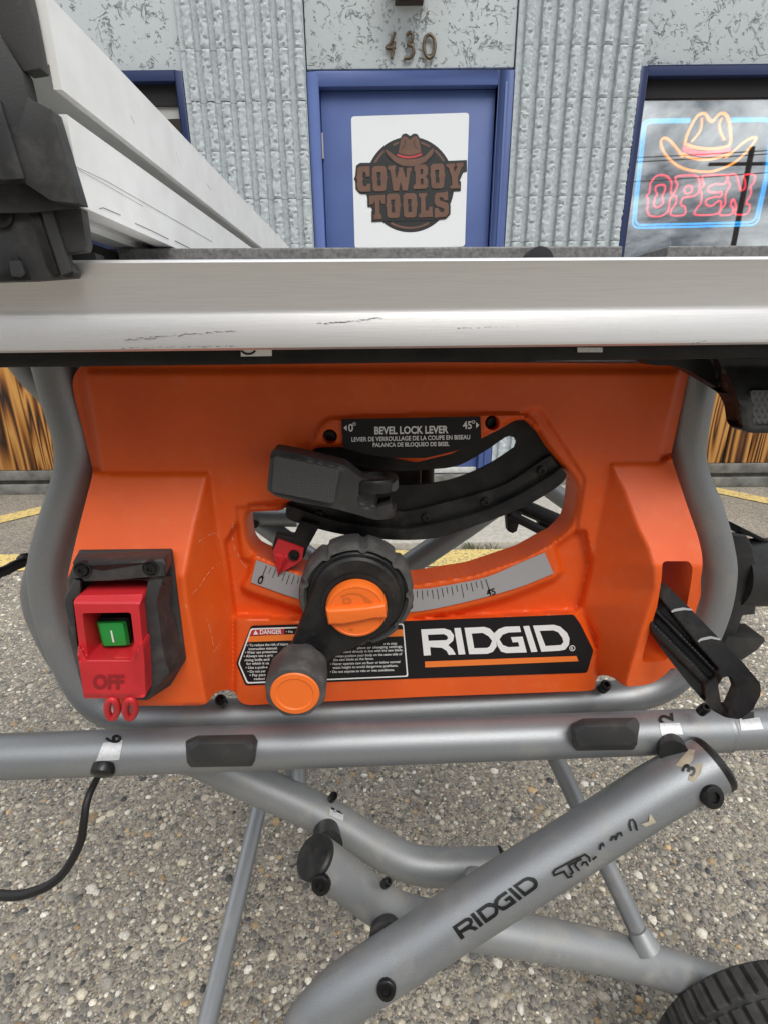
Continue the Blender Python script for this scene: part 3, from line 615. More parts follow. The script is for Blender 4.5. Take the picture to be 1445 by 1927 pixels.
ntube('crease_tube', [(760, 570), (760, 640), (735, 710), (665, 790)], NORG); ntube('crease_tube', [(950, 570), (930, 640), (945, 710), (980, 780)], NORG)
ntube('brim_tube', [(575, 945), (560, 910), (500, 830), (440, 770), (395, 760), (370, 800), (400, 890), (480, 985), (590, 1050), (760, 1080), (900, 1068), (1060, 1000), (1180, 900), (1260, 800), (1280, 765), (1240, 755), (1150, 810), (1040, 905), (990, 945)], NORG, NR*1.1)
ntube('brim_tube', [(580, 905), (650, 945), (780, 965), (900, 950), (1040, 900)], NORG, NR*1.1)
ntube('hatband_tube', [(580, 850), (700, 890), (800, 898), (900, 890), (1030, 850)], NRED); ntube('hatband_tube', [(585, 870), (700, 912), (800, 920), (900, 910), (1030, 870)], NRED)
for P in ([(270, 1190), (330, 1120), (420, 1120), (470, 1180), (465, 1270), (480, 1310), (455, 1350), (440, 1450), (370, 1505), (270, 1500), (240, 1440), (250, 1350), (235, 1315), (262, 1280)], [(320, 1225), (360, 1205), (410, 1215), (405, 1270), (385, 1310), (390, 1380), (340, 1420), (305, 1400), (315, 1330), (335, 1300), (320, 1265)],
          [(510, 1130), (560, 1118), (700, 1118), (735, 1165), (735, 1260), (690, 1310), (600, 1325), (570, 1345), (565, 1400), (600, 1415), (595, 1490), (470, 1495), (475, 1435), (505, 1400), (520, 1325), (490, 1300), (515, 1250), (530, 1200), (510, 1170)], [(590, 1250), (620, 1215), (660, 1220), (670, 1255), (640, 1285), (600, 1285)],
          [(765, 1120), (990, 1112), (985, 1190), (940, 1200), (900, 1195), (830, 1225), (830, 1270), (900, 1280), (950, 1275), (940, 1320), (890, 1320), (810, 1345), (805, 1395), (860, 1405), (920, 1360), (945, 1380), (910, 1480), (700, 1490), (720, 1420), (750, 1390), (760, 1290), (745, 1250), (780, 1210), (765, 1165)],
          [(1010, 1112), (1090, 1112), (1130, 1250), (1170, 1240), (1175, 1170), (1165, 1112), (1265, 1112), (1255, 1190), (1225, 1220), (1230, 1290), (1185, 1380), (1220, 1400), (1195, 1480), (1080, 1485), (1090, 1420), (1060, 1340), (1035, 1400), (1060, 1430), (1040, 1488), (935, 1490), (950, 1430), (985, 1390), (990, 1290), (1030, 1210), (1010, 1170)]):
    ntube('letter_tube', P, NRED, NR*.85, 4, True)
for q in ((430, 1650, 470, 1900),): tube('cord', [nz((440, 1600)), nz((450, 1680)), nz((478, 1900))], .003, WPAINT, ns, seg=8)
# unseen brick block added behind the camera: cuts low sky, dulls the rail
BRICKS = mat('dull_brick', (.13, .095, .08), .85, col2=(.09, .068, .058), nscale=3, detail=8)
opp = thing('added_sky_blocker', wpt(-4, -11, 0), 'low brick shop added unseen behind the camera to block low sky and dull the rail', 'building')
slab('wall', -15, 6.4, -12, -11, 0, 7.2, BRICKS, opp); slab('parapet', -15.1, 6.5, -12.05, -10.9, 7.2, 7.5, CONCD, opp)
for k in range(6):
    w_ = slab('window', -13.5+k*3.3, -11.6+k*3.3, -11.05, -10.96, 1.2, 2.9, DARKIN, opp); MB().box((-13.6+k*3.3, -10.955, 1.05), (-11.5+k*3.3, -10.85, 1.19), wpt).build('sill', CONCD, w_)
slab('awning', -15, 6.3, -10.88, -9.4, 3.2, 3.4, BLUED, opp)
# power pole and wires across the street, seen reflected in the window
pole = thing('utility_pole', wpt(15.6, -19, 0), 'tall wooden power pole reflected in the shop window', 'utility pole')
tube('pole', [wpt(15.6, -19, 0), wpt(15.6, -19, 8.2)], .11, mat('pole_wood', (.05, .04, .03), .9), pole, seg=12); tube('crossarm', [wpt(13.9, -19, 7.6), wpt(17.3, -19, 7.6)], .07, mat('pole_wood', (.05, .04, .03)), pole, seg=8)
for k, (z, a) in enumerate(((7.75, 0), (7.5, .2), (6.7, .4))): tag(tube('overhead_wire', [wpt(u, -19+.1*k, z+a*.03*u+.0016*(u-2)**2) for u in range(-30, 40, 5)], .022, INK, seg=6), ('uppermost', 'middle', 'lowest')[k]+' black overhead wire reflected in the shop window', 'wire', 'overhead wires')
# ================================================================== THE TABLE SAW
Y0 = .43
saw = thing('table_saw', (.02, .6, .46), 'orange jobsite table saw with aluminium rail and grey tube frame', 'table saw')
def sl(p): return tuple(p)
def rect3(a, b): return MB().box(a, b)
# ---- table top with mitre slot
XL = at(222, 478, Y0)[0]; XS0 = at(1170, 478, Y0)[0]; XS1 = at(1255, 478, Y0)[0]; ZT = at(722, 465, Y0)[2]
pr = [(XL, ZT), (XS0, ZT), (XS0, ZT-.02), (XS1, ZT-.02), (XS1, ZT), (.62, ZT), (.62, ZT-.034), (XL, ZT-.034)]
TABLE = mat('coated_cast_table', (.19, .19, .185), .5, .2, bump=.25, bscale=420, col2=(.11, .11, .11), nscale=350)
loft('table_top', [[(x, y, z) for x, z in pr] for y in (Y0, 1.02)], TABLE, saw, ang=20, bevel=.0012)
nx = at(1008, 478, Y0); lathe('notch_shade_disc', (nx[0], Y0-.006, nx[2]-.007), FRONT, [(.011, -.006), (.011, .004), (.006, .006), (.0001, .006)], DARKIN, saw)  # near-black disc painted to stand for the shaded hole in the table edge
MB().box((-.62, .365, ZT-.034), (XL-.0012, 1.0, ZT-.0015)).build('extension_wing', BLACKM, saw, bevel=.002)
MB().box((-.62, .352, ZT-.026), (XL+.02, .3645, ZT-.0135)).build('slide_bar', DGREY, saw, bevel=.002)
# ---- rail
def zr(y, Y): return at(722, y, Y)[2]
RD = -.03
prof = [(y+RD, zr(q, y+RD)) for y, q in ((.3535, 486.5), (.350, 488), (.3485, 492), (.3490, 496), (.3532, 578), (.3534, 584), (.3529, 590), (.3490, 645), (.3493, 652), (.3515, 656))]
prof = [(.412, prof[0][1])]+prof+[(.412, prof[-1][1])]
XR = [-.9, -.5, -.25, 0, .25, .5, .9]
loft('front_rail', [[(x, y, z) for y, z in prof] for x in XR], ALU, saw, ang=28); rail = COL.objects['front_rail']
zb = prof[-1][1]; z2 = at(722, 683, .345)[2]
MB().box((-.9, .345, z2), (.9, .46, zb-.0004)).build('rail_channel', BLACKM, saw, bevel=.001)
st = plateY('rail_sticker', [(454, 659), (512, 658), (512, 670), (454, 671)], [], .3438, .3446, WHITE, saw); mb = MB(); A = np.radians(np.linspace(15, 165, 14)); polypx(mb, [(468+15*math.cos(a), 657+11*math.sin(a)) for a in A]+[(468+11*math.cos(a), 657+7*math.sin(a)) for a in A[::-1]], [], lambda x, y: at(x, y, .3432)); mb.build('numeral', INK, st, smooth=False)
plateY('rail_sticker', [(1086, 654), (1133, 654), (1133, 663), (1086, 663)], [], .3438, .3446, STICK, saw)
# scuffs: thin raised burrs torn into the rail
mb = MB(); r = random.Random(11)
def scuff(x0, y0, x1, y1, n, wob, Yf):
    for k in range(n):
        s = k/n; x = x0+(x1-x0)*s+r.uniform(-3, 3); y = y0+(y1-y0)*s+r.uniform(-wob, wob); l = r.uniform(3, 13); a = (y1-y0)/(x1-x0)*l+r.uniform(-1.2, 1.2); w = r.uniform(.25, .8)
        mb.add([at(x, y-w, Yf(y)), at(x+l, y+a-w*.3, Yf(y+a)), at(x+l, y+a+w*.3, Yf(y+a)), at(x, y+w, Yf(y))], [(0, 1, 2, 3)])
def yl(y): return RD+.3529+(.3490-.3529)*(y-590)/55-.00015
def yu(y): return RD+.349+(.3532-.349)*(y-496)/82-.00012
scuff(235, 640, 440, 622, 34, 1.6, yl); scuff(228, 655, 450, 651, 16, 1, lambda y: RD+.3486); scuff(600, 610, 720, 598, 26, 1.5, yl); scuff(1080, 604, 1120, 604, 9, 1.5, yl); scuff(1300, 648, 1445, 612, 22, .7, yl); scuff(1310, 640, 1410, 604, 18, .6, yl); scuff(860, 618, 980, 614, 10, .6, yl)
mb.build('rail_scratches', mat('scratched_metal', (.10, .10, .10), .6, .5), rail, smooth=False)
# ---- orange front panel
LB = [(150, 886), (176, 887), (200, 891), (391, 892), (368, 985), (347, 1085), (352, 1130), (392, 1330), (190, 1335), (110, 1240), (110, 1080)]
RBf = [(1150, 877), (1242, 871), (1262, 857), (1345, 857), (1345, 1320), (1174, 1300), (1180, 1280), (1208, 1187), (1232, 1111), (1231, 1069), (1222, 1035), (1201, 993), (1176, 925)]
outer = [(150, 688), (700, 681), (1285, 684), (1296, 700), (1262, 855), (1264, 866), (1290, 945), (1313, 1010), (1321, 1045), (1321, 1075), (1300, 1155), (1285, 1215), (1268, 1252), (1245, 1275), (1222, 1288), (1173, 1293), (1151, 1272), (1122, 1270), (1119, 1296), (1108, 1300), (800, 1311), (468, 1327), (452, 1322), (441, 1298), (407, 1300), (388, 1328), (230, 1328), (190, 1300), (150, 1235), (128, 1130), (128, 1085), (150, 990), (172, 905), (176, 886), (140, 745), (136, 715)]
hole = [(468, 963), (529, 961), (556, 945), (566, 890), (577, 858), (595, 842), (642, 841), (703, 855), (783, 870), (849, 854), (939, 808), (966, 792), (985, 789), (1004, 803), (1026, 838), (1054, 874), (1083, 909), (1078, 960), (1070, 987), (1046, 1011), (981, 1046), (887, 1077), (783, 1094), (700, 1098), (620, 1090), (558, 1069), (487, 1040), (471, 1022), (466, 975)]
hole = round_poly(hole, 7, 3)
slot = round_poly([(1246, 1056), (1296, 1056), (1303, 1068), (1300, 1095), (1290, 1150), (1262, 1230), (1252, 1243), (1206, 1247), (1213, 1215), (1236, 1140), (1244, 1090)], 8, 3)
circ = lambda cx, cy, r, n=20: [(cx+r*math.cos(2*math.pi*k/n), cy+r*math.sin(2*math.pi*k/n)) for k in range(n)]
HB = .046
def lslope(X, Y): return .004+np.clip((Y-888)/(1085-888), 0, 1)*HB
def lside(X, Y):   # inner cheek of the left bulge falls from the front edge to the base line
    xe = np.interp(Y, [890, 985, 1085, 1130, 1330], [392, 367, 347, 352, 390]); xb = np.interp(Y, [890, 1009, 1080, 1165, 1330], [395, 413, 426, 442, 442]); s = np.clip((xb-X)/np.maximum(xb-xe, 1), 0, 1); return lslope(X, Y)*s
def rslope(X, Y): return .004+np.clip((Y-872)/(1065-872), 0, 1)*HB
def rside(X, Y):
    xe = np.interp(Y, [876, 925, 993, 1035, 1069, 1111, 1187, 1290], [1151, 1176, 1201, 1222, 1231, 1232, 1207, 1175]); xb = np.interp(Y, [880, 1006, 1100, 1139, 1290], [1144, 1120, 1105, 1094, 1125]); s = np.clip((X-xb)/np.maximum(xe-xb, 1), 0, 1); return rslope(X, Y)*s
scale_o = [(455, 1104), (468, 1080), (478, 1046), (486, 1042), (560, 1072), (620, 1091), (700, 1100), (783, 1096), (887, 1079), (981, 1048), (1040, 1016), (1056, 1078), (1042, 1092), (960, 1125), (860, 1152), (770, 1166), (690, 1168), (600, 1158), (520, 1133), (462, 1114)]
boss_o = [(585, 868), (586, 838), (603, 800), (618, 788), (700, 782), (975, 778), (992, 783), (1012, 803), (1000, 830), (783, 885)]
low_o = [(444, 1160), (700, 1172), (1085, 1150), (1122, 1225), (1122, 1310), (440, 1335), (436, 1240)]
layers = [(None, lambda X, Y: 0*X),
          ([(100, 660), (1400, 660), (1400, 705), (100, 705)], lambda X, Y: -.004*np.clip((705-Y)/14, 0, 1)),
          ([(100, 660), (165, 660), (166, 712), (192, 884), (100, 886)], lambda X, Y: -.010*np.clip((np.interp(Y, [690, 712, 884], [166, 166, 196])-X)/20, 0, 1)),
          ([(1400, 660), (1276, 660), (1274, 712), (1236, 868), (1400, 870)], lambda X, Y: -.010*np.clip((X-np.interp(Y, [690, 712, 868], [1276, 1274, 1238]))/20, 0, 1)),
          ([(425, 1020), (470, 950), (560, 940), (560, 1000), (1100, 1000), (1112, 1060), (1092, 1140), (1080, 1150), (700, 1170), (445, 1158)], -.010),
          ([(445, 955), (560, 955), (560, 840), (1015, 770), (1100, 900), (1085, 1000), (1000, 1060), (760, 1110), (560, 1090), (455, 1050)], -.004),
          (boss_o, .0045), (scale_o, .0025), (low_o, .009),
          ([(391, 888), (396, 890), (414, 1009), (427, 1080), (444, 1165), (444, 1335), (388, 1335), (345, 1120), (345, 1080)], lside), (LB, lslope),
          ([(1152, 873), (1143, 880), (1119, 1006), (1104, 1100), (1092, 1139), (1124, 1200), (1124, 1275), (1155, 1280), (1176, 1298), (1225, 1298), (1250, 1110), (1250, 1000), (1242, 872)], rside), (RBf, rslope)]
relief('front_panel', outer, [hole, slot, circ(621, 822, 14), circ(926, 796, 14)], layers, Y0, Y0+.035, ORANGE, saw, step=4.2, sig=2.2, holefall=.008, hw=9, rn=14); panel = COL.objects['front_panel']
# pale scuffs on the left cheek and round the opening
mb = MB(); rr_ = random.Random(4)
def pscratch(P, w):
    q = spline([np.array([x, y, 0.]) for x, y in P], 8)
    for i in range(len(q)-1):
        if rr_.random() < .3: continue
        a, b = q[i][:2], q[i+1][:2]; d = (b-a)/np.linalg.norm(b-a); n = np.array([-d[1], d[0]])*w*rr_.uniform(.4, 1.2)
        f = lambda p: at(p[0], p[1], SAMP['front_panel'](*p)-.0004)
        mb.add([f(a-n), f(b-n), f(b+n), f(a+n)], [(0, 1, 2, 3)])
for P, w in (([(366, 1027), (385, 1012), (405, 1003), (412, 1010), (408, 1018)], .6), ([(362, 1118), (375, 1105), (388, 1085), (402, 1068), (415, 1058)], .6), ([(345, 1138), (351, 1140), (351, 1146)], .9), ([(388, 1160), (398, 1190), (402, 1215)], .5), ([(440, 985), (438, 1010), (443, 1035)], .9), ([(448, 1040), (456, 1058), (466, 1070)], .7), ([(400, 1230), (408, 1220), (414, 1212)], .5), ([(1196, 948), (1204, 960)], .5)): pscratch(P, w)
mb.build('panel_scuffs', mat('pale_scuffed_plastic', (.80, .36, .20), .7), panel, smooth=False)
# pocket for the push stick, screw wells
plateY('stick_pocket', [(1236, 1040), (1318, 1040), (1318, 1120), (1275, 1258), (1195, 1258)], [], Y0+.012, Y0+.016, ORANGE, saw)
for x, y in ((621, 822), (926, 796)): c = at(x, y, Y0+.012); lathe('screw', c, FRONT, [(.0075, -.01), (.0075, .001), (.0055, .0025), (.0025, .0025), (.002, 0), (.0001, 0)], SCREW, saw, seg=16)
# ---- bevel plate (front trunnion) behind the opening
def arcY(pts, n=28): return spline([np.array([p[0], p[1], 0.]) for p in pts], 6)
pl_out = [(560, 880), (575, 835), (620, 800), (940, 790), (995, 792), (1045, 852), (1060, 880), (1040, 905), (960, 950), (860, 985), (760, 1000), (640, 990), (545, 955)]
sl_up = [(p[0], p[1]) for p in arcY([(640, 868), (720, 885), (813, 883), (864, 875), (913, 848), (935, 833), (950, 823)])]; sl_dn = [(p[0], p[1]) for p in arcY([(968, 843), (922, 873), (869, 897), (813, 910), (720, 912), (635, 895)])]
bp_ = plateY('bevel_plate', pl_out, [sl_up+[(958, 820), (967, 823), (972, 832)]+sl_dn+[(630, 880)]], .446, .450, BLACKM, saw)
def band(name, top, bot, Yf, Yb, m, parent, bevel=.0008):
    t_ = [(p[0], p[1]) for p in arcY(top)]; b_ = [(p[0], p[1]) for p in arcY(bot)]
    return plateY(name, round_poly(t_+b_[::-1], 3, 2) if False else t_+b_[::-1], [], Yf, Yb, m, parent, bevel=bevel)
gb = band('guide_band', [(545, 925), (640, 955), (740, 962), (780, 960), (886, 933), (957, 908), (1030, 860), (1042, 868), (1052, 878)][:8], [(541, 948), (640, 978), (740, 992), (780, 991), (886, 966), (957, 938), (1030, 895), (1052, 878)], .441, .4458, BLACK, saw)
lip = band('guide_lip', [(539, 950), (640, 982), (740, 995), (780, 994), (886, 969), (957, 941), (1030, 899), (1056, 880)], [(538, 968), (552, 981), (640, 1005), (740, 1016), (816, 1013), (869, 998), (968, 962), (1023, 933), (1058, 908), (1066, 892)], .435, .4458, BLACK, saw)
for x, y in ((801, 973), (912, 944), (1018, 885), (600, 968)): bolt('screw', at(x, y, .4402), FRONT, .0042, .0025, SCREW, saw)
# inside: motor and arbor housing
lathe('motor_housing', (-.005, .56, .80), (0, 1, 0), [(.0001, 0), (.034, .0), (.04, .012), (.04, .17), (.034, .19), (.0001, .19)], BLACKM, saw, seg=28)
c0 = at(795, 885, .50); tube('arbor_post', [(c0[0], .50, .87), (c0[0], .50, c0[2]-.06)], .0118, BLACKM, saw, seg=16); c1 = at(715, 900, .5)
MB().box((c1[0]-.045, .47, c1[2]-.045), (c0[0]-.004, .60, .87)).build('arbor_bracket', BLACKM, saw, bevel=.006)
# ---- bevel lock lever
LV = [(516, 846), (560, 854), (648, 875), (682, 901), (738, 912), (749, 902), (750, 917), (744, 925), (713, 923), (708, 955), (738, 947), (737, 967), (711, 979), (630, 957), (560, 945), (520, 934), (503, 922), (510, 852)]
relief('bevel_lever', LV, [], [(None, .030), ([(500, 840), (648, 870), (660, 882), (632, 962), (500, 940)], [(505, 890, .038), (650, 890, .031), (505, 930, .038)]), ([(500, 835), (560, 850), (655, 871), (650, 884), (500, 857)], .030), ([(678, 918), (712, 922), (708, 957), (674, 950)], .026)], Y0-.004, Y0-.012, DGREY, saw, step=4, sig=1.6, rn=5, ang=30); lev = COL.objects['bevel_lever']
plateY('grip_pad', round_poly([(517, 858), (640, 884), (628, 948), (512, 925)], 6), [], Y0-.0432, Y0-.040, GRIP, lev)
c = at(706, 897, Y0-.020); lathe('pivot_lug', (c[0], c[1], c[2]-.0055), (0, 0, 1), [(.019, -.004), (.0195, .004), (.018, .0065), (.011, .0065), (.010, .003), (.0001, .003)], BLACK, lev, seg=28)
c = at(720, 957, Y0-.020); lathe('pivot_lug', (c[0]-.003, c[1], c[2]), (0, 0, 1), [(.014, -.005), (.015, .003), (.0001, .003)], DGREY, lev, seg=24)
# ---- pointer
plateY('pointer_arm', [(566, 980), (602, 990), (580, 1030), (572, 1052), (552, 1040), (512, 1035), (520, 1005), (552, 1012)], [], Y0-.004, Y0+.010, BLACKM, saw, bevel=.0008)
pt = relief('pointer', [(524, 1015), (572, 1033), (569, 1053), (557, 1062), (524, 1082), (517, 1051), (515, 1034)], [], [(None, .003), ([(524, 1044), (545, 1052), (560, 1060), (524, 1082), (517, 1050)], lambda X, Y: .003+.004*np.clip(1-np.abs(X-(534-(Y-1048)*.3))/np.maximum(1, 16-(Y-1048)*.45), 0, 1))], Y0-.004, Y0, REDP, saw, step=3, sig=.8, ang=25)
bolt('screw', at(554, 1044, Y0-.0068), FRONT, .005, .003, SCREW, saw)
# ---- angle scale
YS = Y0-.0042
top = [(483, 1054), (559, 1082), (620, 1097), (700, 1107), (785, 1109), (834, 1103), (912, 1087), (970, 1063), (1024, 1040)]; bot = [(473, 1096), (555, 1125), (620, 1141), (700, 1152), (781, 1151), (870, 1134), (970, 1107), (1041, 1079)]
tp = [(p[0], p[1]) for p in arcY(top)]; bt = [(p[0], p[1]) for p in arcY(bot)]
scl = plateY('angle_scale', round_poly([tp[0]], 0)+tp[1:]+bt[::-1], [], YS, YS+.0006, SILVERP, saw)
mb = MB(); FS = lambda x, y: at(x, y, YS-.0003)
ct = np.array(tp); seg = np.r_[0, np.cumsum(np.hypot(*np.diff(ct, axis=0).T))]
def onarc(s, off):
    x = np.interp(s, seg, ct[:, 0]); y = np.interp(s, seg, ct[:, 1]); x2 = np.interp(s+4, seg, ct[:, 0]); y2 = np.interp(s+4, seg, ct[:, 1]); d = np.array([x2-x, y2-y]); d /= np.linalg.norm(d); n = np.array([-d[1], d[0]]); return np.array([x, y])+n*off, n, d
s0 = seg[np.argmin(abs(ct[:, 0]-501))]; s1 = seg[np.argmin(abs(ct[:, 0]-910))]
for k in range(46):
    s = s0+(s1-s0)*k/45; a, n, d = onarc(s, 3); ln = 24 if k in (0, 45) else (25 if k % 10 == 0 else (20 if k % 5 == 0 else (17 if k % 2 == 0 else 12))); w = .75 if k in (0, 45) else .6
    mb.add([FS(*(a-d*w)), FS(*(a+d*w)), FS(*(a+d*w+n*ln)), FS(*(a-d*w+n*ln))], [(0, 1, 2, 3)])
    if k in (0, 45): b = a+n*ln; mb.add([FS(*(b-n*5)), FS(*(b-d*5)), FS(*(b+d*5))], [(0, 1, 2)])
textpx(mb, '0', (484, 1097), 10, 14, FS, -18, off=.025); textpx(mb, '45', (916, 1122), 17, 12, FS, 12, off=.025); textpx(mb, '20', (754, 1147), 23, 13, FS, 2, off=.025)
mb.build('tick_marks', INK, scl, smooth=False)
# ---- bevel lever label
YB = Y0-.0062
bl = plateY('bevel_label', [(643, 789), (903, 784), (905, 827), (860, 848), (800, 862), (740, 862), (690, 855), (646, 843)], [], YB, YB+.0005, LABEL, saw); FB = lambda x, y: at(x, y, YB-.0003); mb = MB()
textpx(mb, 'BEVEL LOCK LEVER', (705, 817), 138, 13.5, FB, .9, off=.03); textpx(mb, 'LEVIER DE VERROULLAGE DE LA COUPE EN BISEAU', (662, 831), 222, 8, FB, 1.2, off=.022); textpx(mb, 'PALANCA DE BLOQUEO DE BISEL', (702, 841), 143, 7.5, FB, .8, off=.022)
textpx(mb, '0', (656, 812), 9, 14, FB, 1, off=.02); textpx(mb, '45', (870, 807), 17, 14, FB, 1, off=.02)
for cx, cy in ((667, 798), (890, 794)): polypx(mb, circ(cx, cy, 3.2, 12), [circ(cx, cy, 1.9, 12)], FB)
mb.add([FB(647, 805), FB(653, 800), FB(653, 811)], [(0, 1, 2)]); mb.add([FB(901, 800), FB(895, 794), FB(895, 806)], [(0, 1, 2)])
mb.build('lettering', WHITE, bl, smooth=False)
# ---- lower label: warning text and brand
YD = Y0-.0098
wl = plateY('panel_label', round_poly([(473, 1178), (700, 1172), (1079, 1157), (1092, 1175), (1116, 1224), (1104, 1266), (780, 1277), (463, 1290), (445, 1248)], 5), [], YD, YD+.0008, LABEL, saw); FD = lambda x, y: at(x, y, YD-.0003)
def zz(p): return (760+p[0]/3.803, 1020+p[1]/3.803)
def zzs(P): return [zz(p) for p in P]
brand = [([(120, 625), (285, 618), (330, 632), (356, 668), (350, 706), (314, 738), (346, 766), (369, 805), (318, 808), (302, 778), (268, 757), (184, 752), (190, 810), (140, 813)], [[(168, 664), (283, 659), (306, 671), (313, 690), (300, 702), (174, 707)]]),
 ([(357, 616), (403, 614), (437, 803), (388, 806)], []), ([(430, 614), (572, 607), (612, 620), (650, 660), (662, 745), (635, 785), (595, 800), (463, 803)], [[(482, 655), (560, 650), (602, 674), (628, 707), (612, 745), (595, 757), (500, 760)]]),
 ([(850, 602), (893, 599), (952, 785), (908, 788)], []), ([(920, 598), (1070, 592), (1115, 605), (1165, 650), (1182, 690), (1178, 735), (1150, 770), (1110, 778), (980, 785)], [[(968, 636), (1065, 632), (1100, 645), (1130, 685), (1138, 715), (1120, 737), (1010, 744)]])]
gG = [(825, 602), (720, 606), (675, 622), (640, 655), (654, 700), (668, 745), (692, 784), (730, 795), (876, 790), (846, 676), (762, 681), (775, 718), (815, 716), (822, 748), (745, 752), (705, 737), (680, 697), (703, 663), (745, 648), (835, 644)]
mb = MB()
for o_, h_ in brand: polypx(mb, zzs(o_), [zzs(h) for h in h_], FD)
polypx(mb, zzs(gG), [], lambda x, y: at(x, y, YD-.0005)); polypx(mb, zzs(circ(1202, 760, 21)), [zzs(circ(1202, 760, 16))], FD); textpx(mb, 'R', zz((1194, 771)), 4, 5.4, FD, 0, off=.02)
mb.build('brand_lettering', WHITE, wl, smooth=False)
mb = MB(); polypx(mb, zzs([(148, 855), (1232, 815), (1246, 853), (150, 898)]), [], FD)
def dzz(p): return (420+p[0]/3.803, 980+p[1]/3.803)
polypx(mb, [dzz(p) for p in [(182, 826), (1290, 776), (1292, 826), (175, 868)]], [], FD); mb.build('orange_bars', ORANGEP, wl, smooth=False)
mb = MB(); polypx(mb, [dzz(p) for p in [(206, 780), (442, 770), (440, 812), (196, 821)]], [], FD); mb.build('danger_box', REDL, wl, smooth=False)
mb = MB(); fo = round_poly([dzz(p) for p in [(200, 770), (1290, 735), (1322, 1116), (172, 1166), (110, 1020)]], 4); fi = round_poly([dzz(p) for p in [(208, 780), (1282, 744), (1312, 1108), (180, 1155), (120, 1020)]], 4); polypx(mb, fo, [fi], lambda x, y: at(x, y, YD-.0004))
F4 = lambda x, y: at(x, y, YD-.0006)
textpx(mb, 'DANGER', dzz((266, 812)), 41, 8, F4, 1.2, off=.02); tri_ = [dzz(p) for p in [(218, 815), (235, 782), (254, 813)]]; polypx(mb, tri_, [], F4)
textpx(mb, '\u2022 Ne', dzz((452, 802)), 13, 4.2, F4, 1.2)
for s, p, w in (('\u2022 To reduce the risk of injury,', (176, 900), 78), ('instruction manual.', (186, 926), 54), ('\u2022 Wear eye protection', (160, 952), 60), ('\u2022 Always use a pro', (150, 978), 55), ('riving knife and', (158, 1006), 46), ('for which it ca', (170, 1032), 42), ('\u2022 Use a push-s', (164, 1060), 41), ('\u2022 Do not per', (178, 1088), 34), ('\u2022 Pay part', (192, 1114), 30), ('reduci', (224, 1140), 20),
                ('e to stop', (1150, 888), 24), ('place or changing settings.', (960, 918), 85), ('\u2022 Never stand directly in line with the saw blade.', (772, 950), 135), ('Always position your body on the same side of', (792, 978), 128), ('the saw blade as the fence.', (790, 1004), 76), ('\u2022 Never operate saw on floor or below normal', (770, 1034), 130), ('waist height to avoid dangerous positions.', (786, 1060), 122), ('\u2022 Do not expose to rain or wet conditions.', (768, 1090), 120), ('tion', (730, 982), 11), ):
    textpx(mb, s, dzz(p), w, 4.6, F4, 2.0, off=.014)
mb.build('warning_lettering', WHITE, wl, smooth=False)
# ---- blade height handwheel
hc = at(671, 1124, .385); hub = np.array([hc[0], 0, hc[2]])
def hp(y, p): return (hub[0]+p[0], y, hub[2]+p[1])
RW = .0492
rim = []
for y, rr in ((.412, .97), (.408, 1.0), (.389, 1.0), (.3845, .965), (.3838, .90)):
    l = []
    for k in range(108):
        a = 2*math.pi*k/108; ph = (k*9/108) % 1; b = 1.0 if ph > .16 else .945; l.append(hp(y, (RW*rr*b*math.cos(a), RW*rr*b*math.sin(a))))
    rim.append(l)
for y, rr in ((.3865, .885), (.3875, .87)): rim.append([hp(y, (RW*rr*math.cos(2*math.pi*k/108), RW*rr*math.sin(2*math.pi*k/108))) for k in range(108)])
wheel = loft('handwheel', rim, RUBBER, saw, ang=30)
lathe('wheel_dish', hp(.40, (0, 0)), FRONT, [(RW*.86, -.004), (RW*.86, .0135), (RW*.82, .0155), (RW*.74, .0152), (RW*.66, .010), (.0001, .009)], BLACK, wheel, seg=48)
kc = at(556, 1302, .338); kx, kz = kc[0]-hub[0], kc[2]-hub[2]; ka = math.atan2(kz, kx); kl = math.hypot(kx, kz)
def armloop(y, s):
    l = []
    for k in range(25): a = ka+math.radians(70)+math.radians(220)*k/24; l.append(hp(y, (RW*.76*s*math.cos(a), RW*.80*s*math.sin(a))))
    for k in range(13): a = ka-math.pi/2+math.pi*k/12; l.append(hp(y, (kx+.0135*s*math.cos(a), kz+.0135*s*math.sin(a))))
    return l
arm = armloop(.390, 1); arm2 = armloop(.3805, 1); arm3 = armloop(.3785, .95)
loft('crank_arm', [arm, arm2, arm3], BLACK, wheel, ang=30)
lathe('cap_recess', hp(.3786, (0, -.004)), FRONT, [(.030, -.001), (.030, .0012), (.0265, .0014), (.0262, .0006), (.0001, .0006)], BLACK, wheel, seg=40)
cc = (0, -.0045); RC = .0255
lathe('centre_cap', hp(.378, cc), FRONT, [(RC, -.002), (RC, .006), (RC*.95, .0085), (RC*.88, .0092), (RC*.86, .0086), (.0001, .0086)], ORANGE2, wheel, seg=48); cap = COL.objects['centre_cap']
def cp(y, p): return hp(y, (cc[0]+p[0], cc[1]+p[1]))
t5 = math.radians(5)
def bar(h, s, y): return [cp(y, (x*math.cos(t5)*s-z*math.sin(t5), x*math.sin(t5)*s+z*math.cos(t5))) for x, z in ((-RC*.99, -h), (-RC*.5, -h*1.2), (0, -h*1.05), (RC*.55, -h*.8), (RC*.99, -h*.9), (RC*1.0, h*.8), (RC*.4, h*.7), (-RC*.3, h*.75), (-RC*.99, h*.9))]
loft('cap_grip', [bar(.0085, .97, .370), bar(.0075, .95, .3655), bar(.0055, .90, .3640)], ORANGE2, cap, ang=30, bevel=.0006)
mb = MB(); FC = lambda x, z: cp(.3691, (x*RC, z*RC))
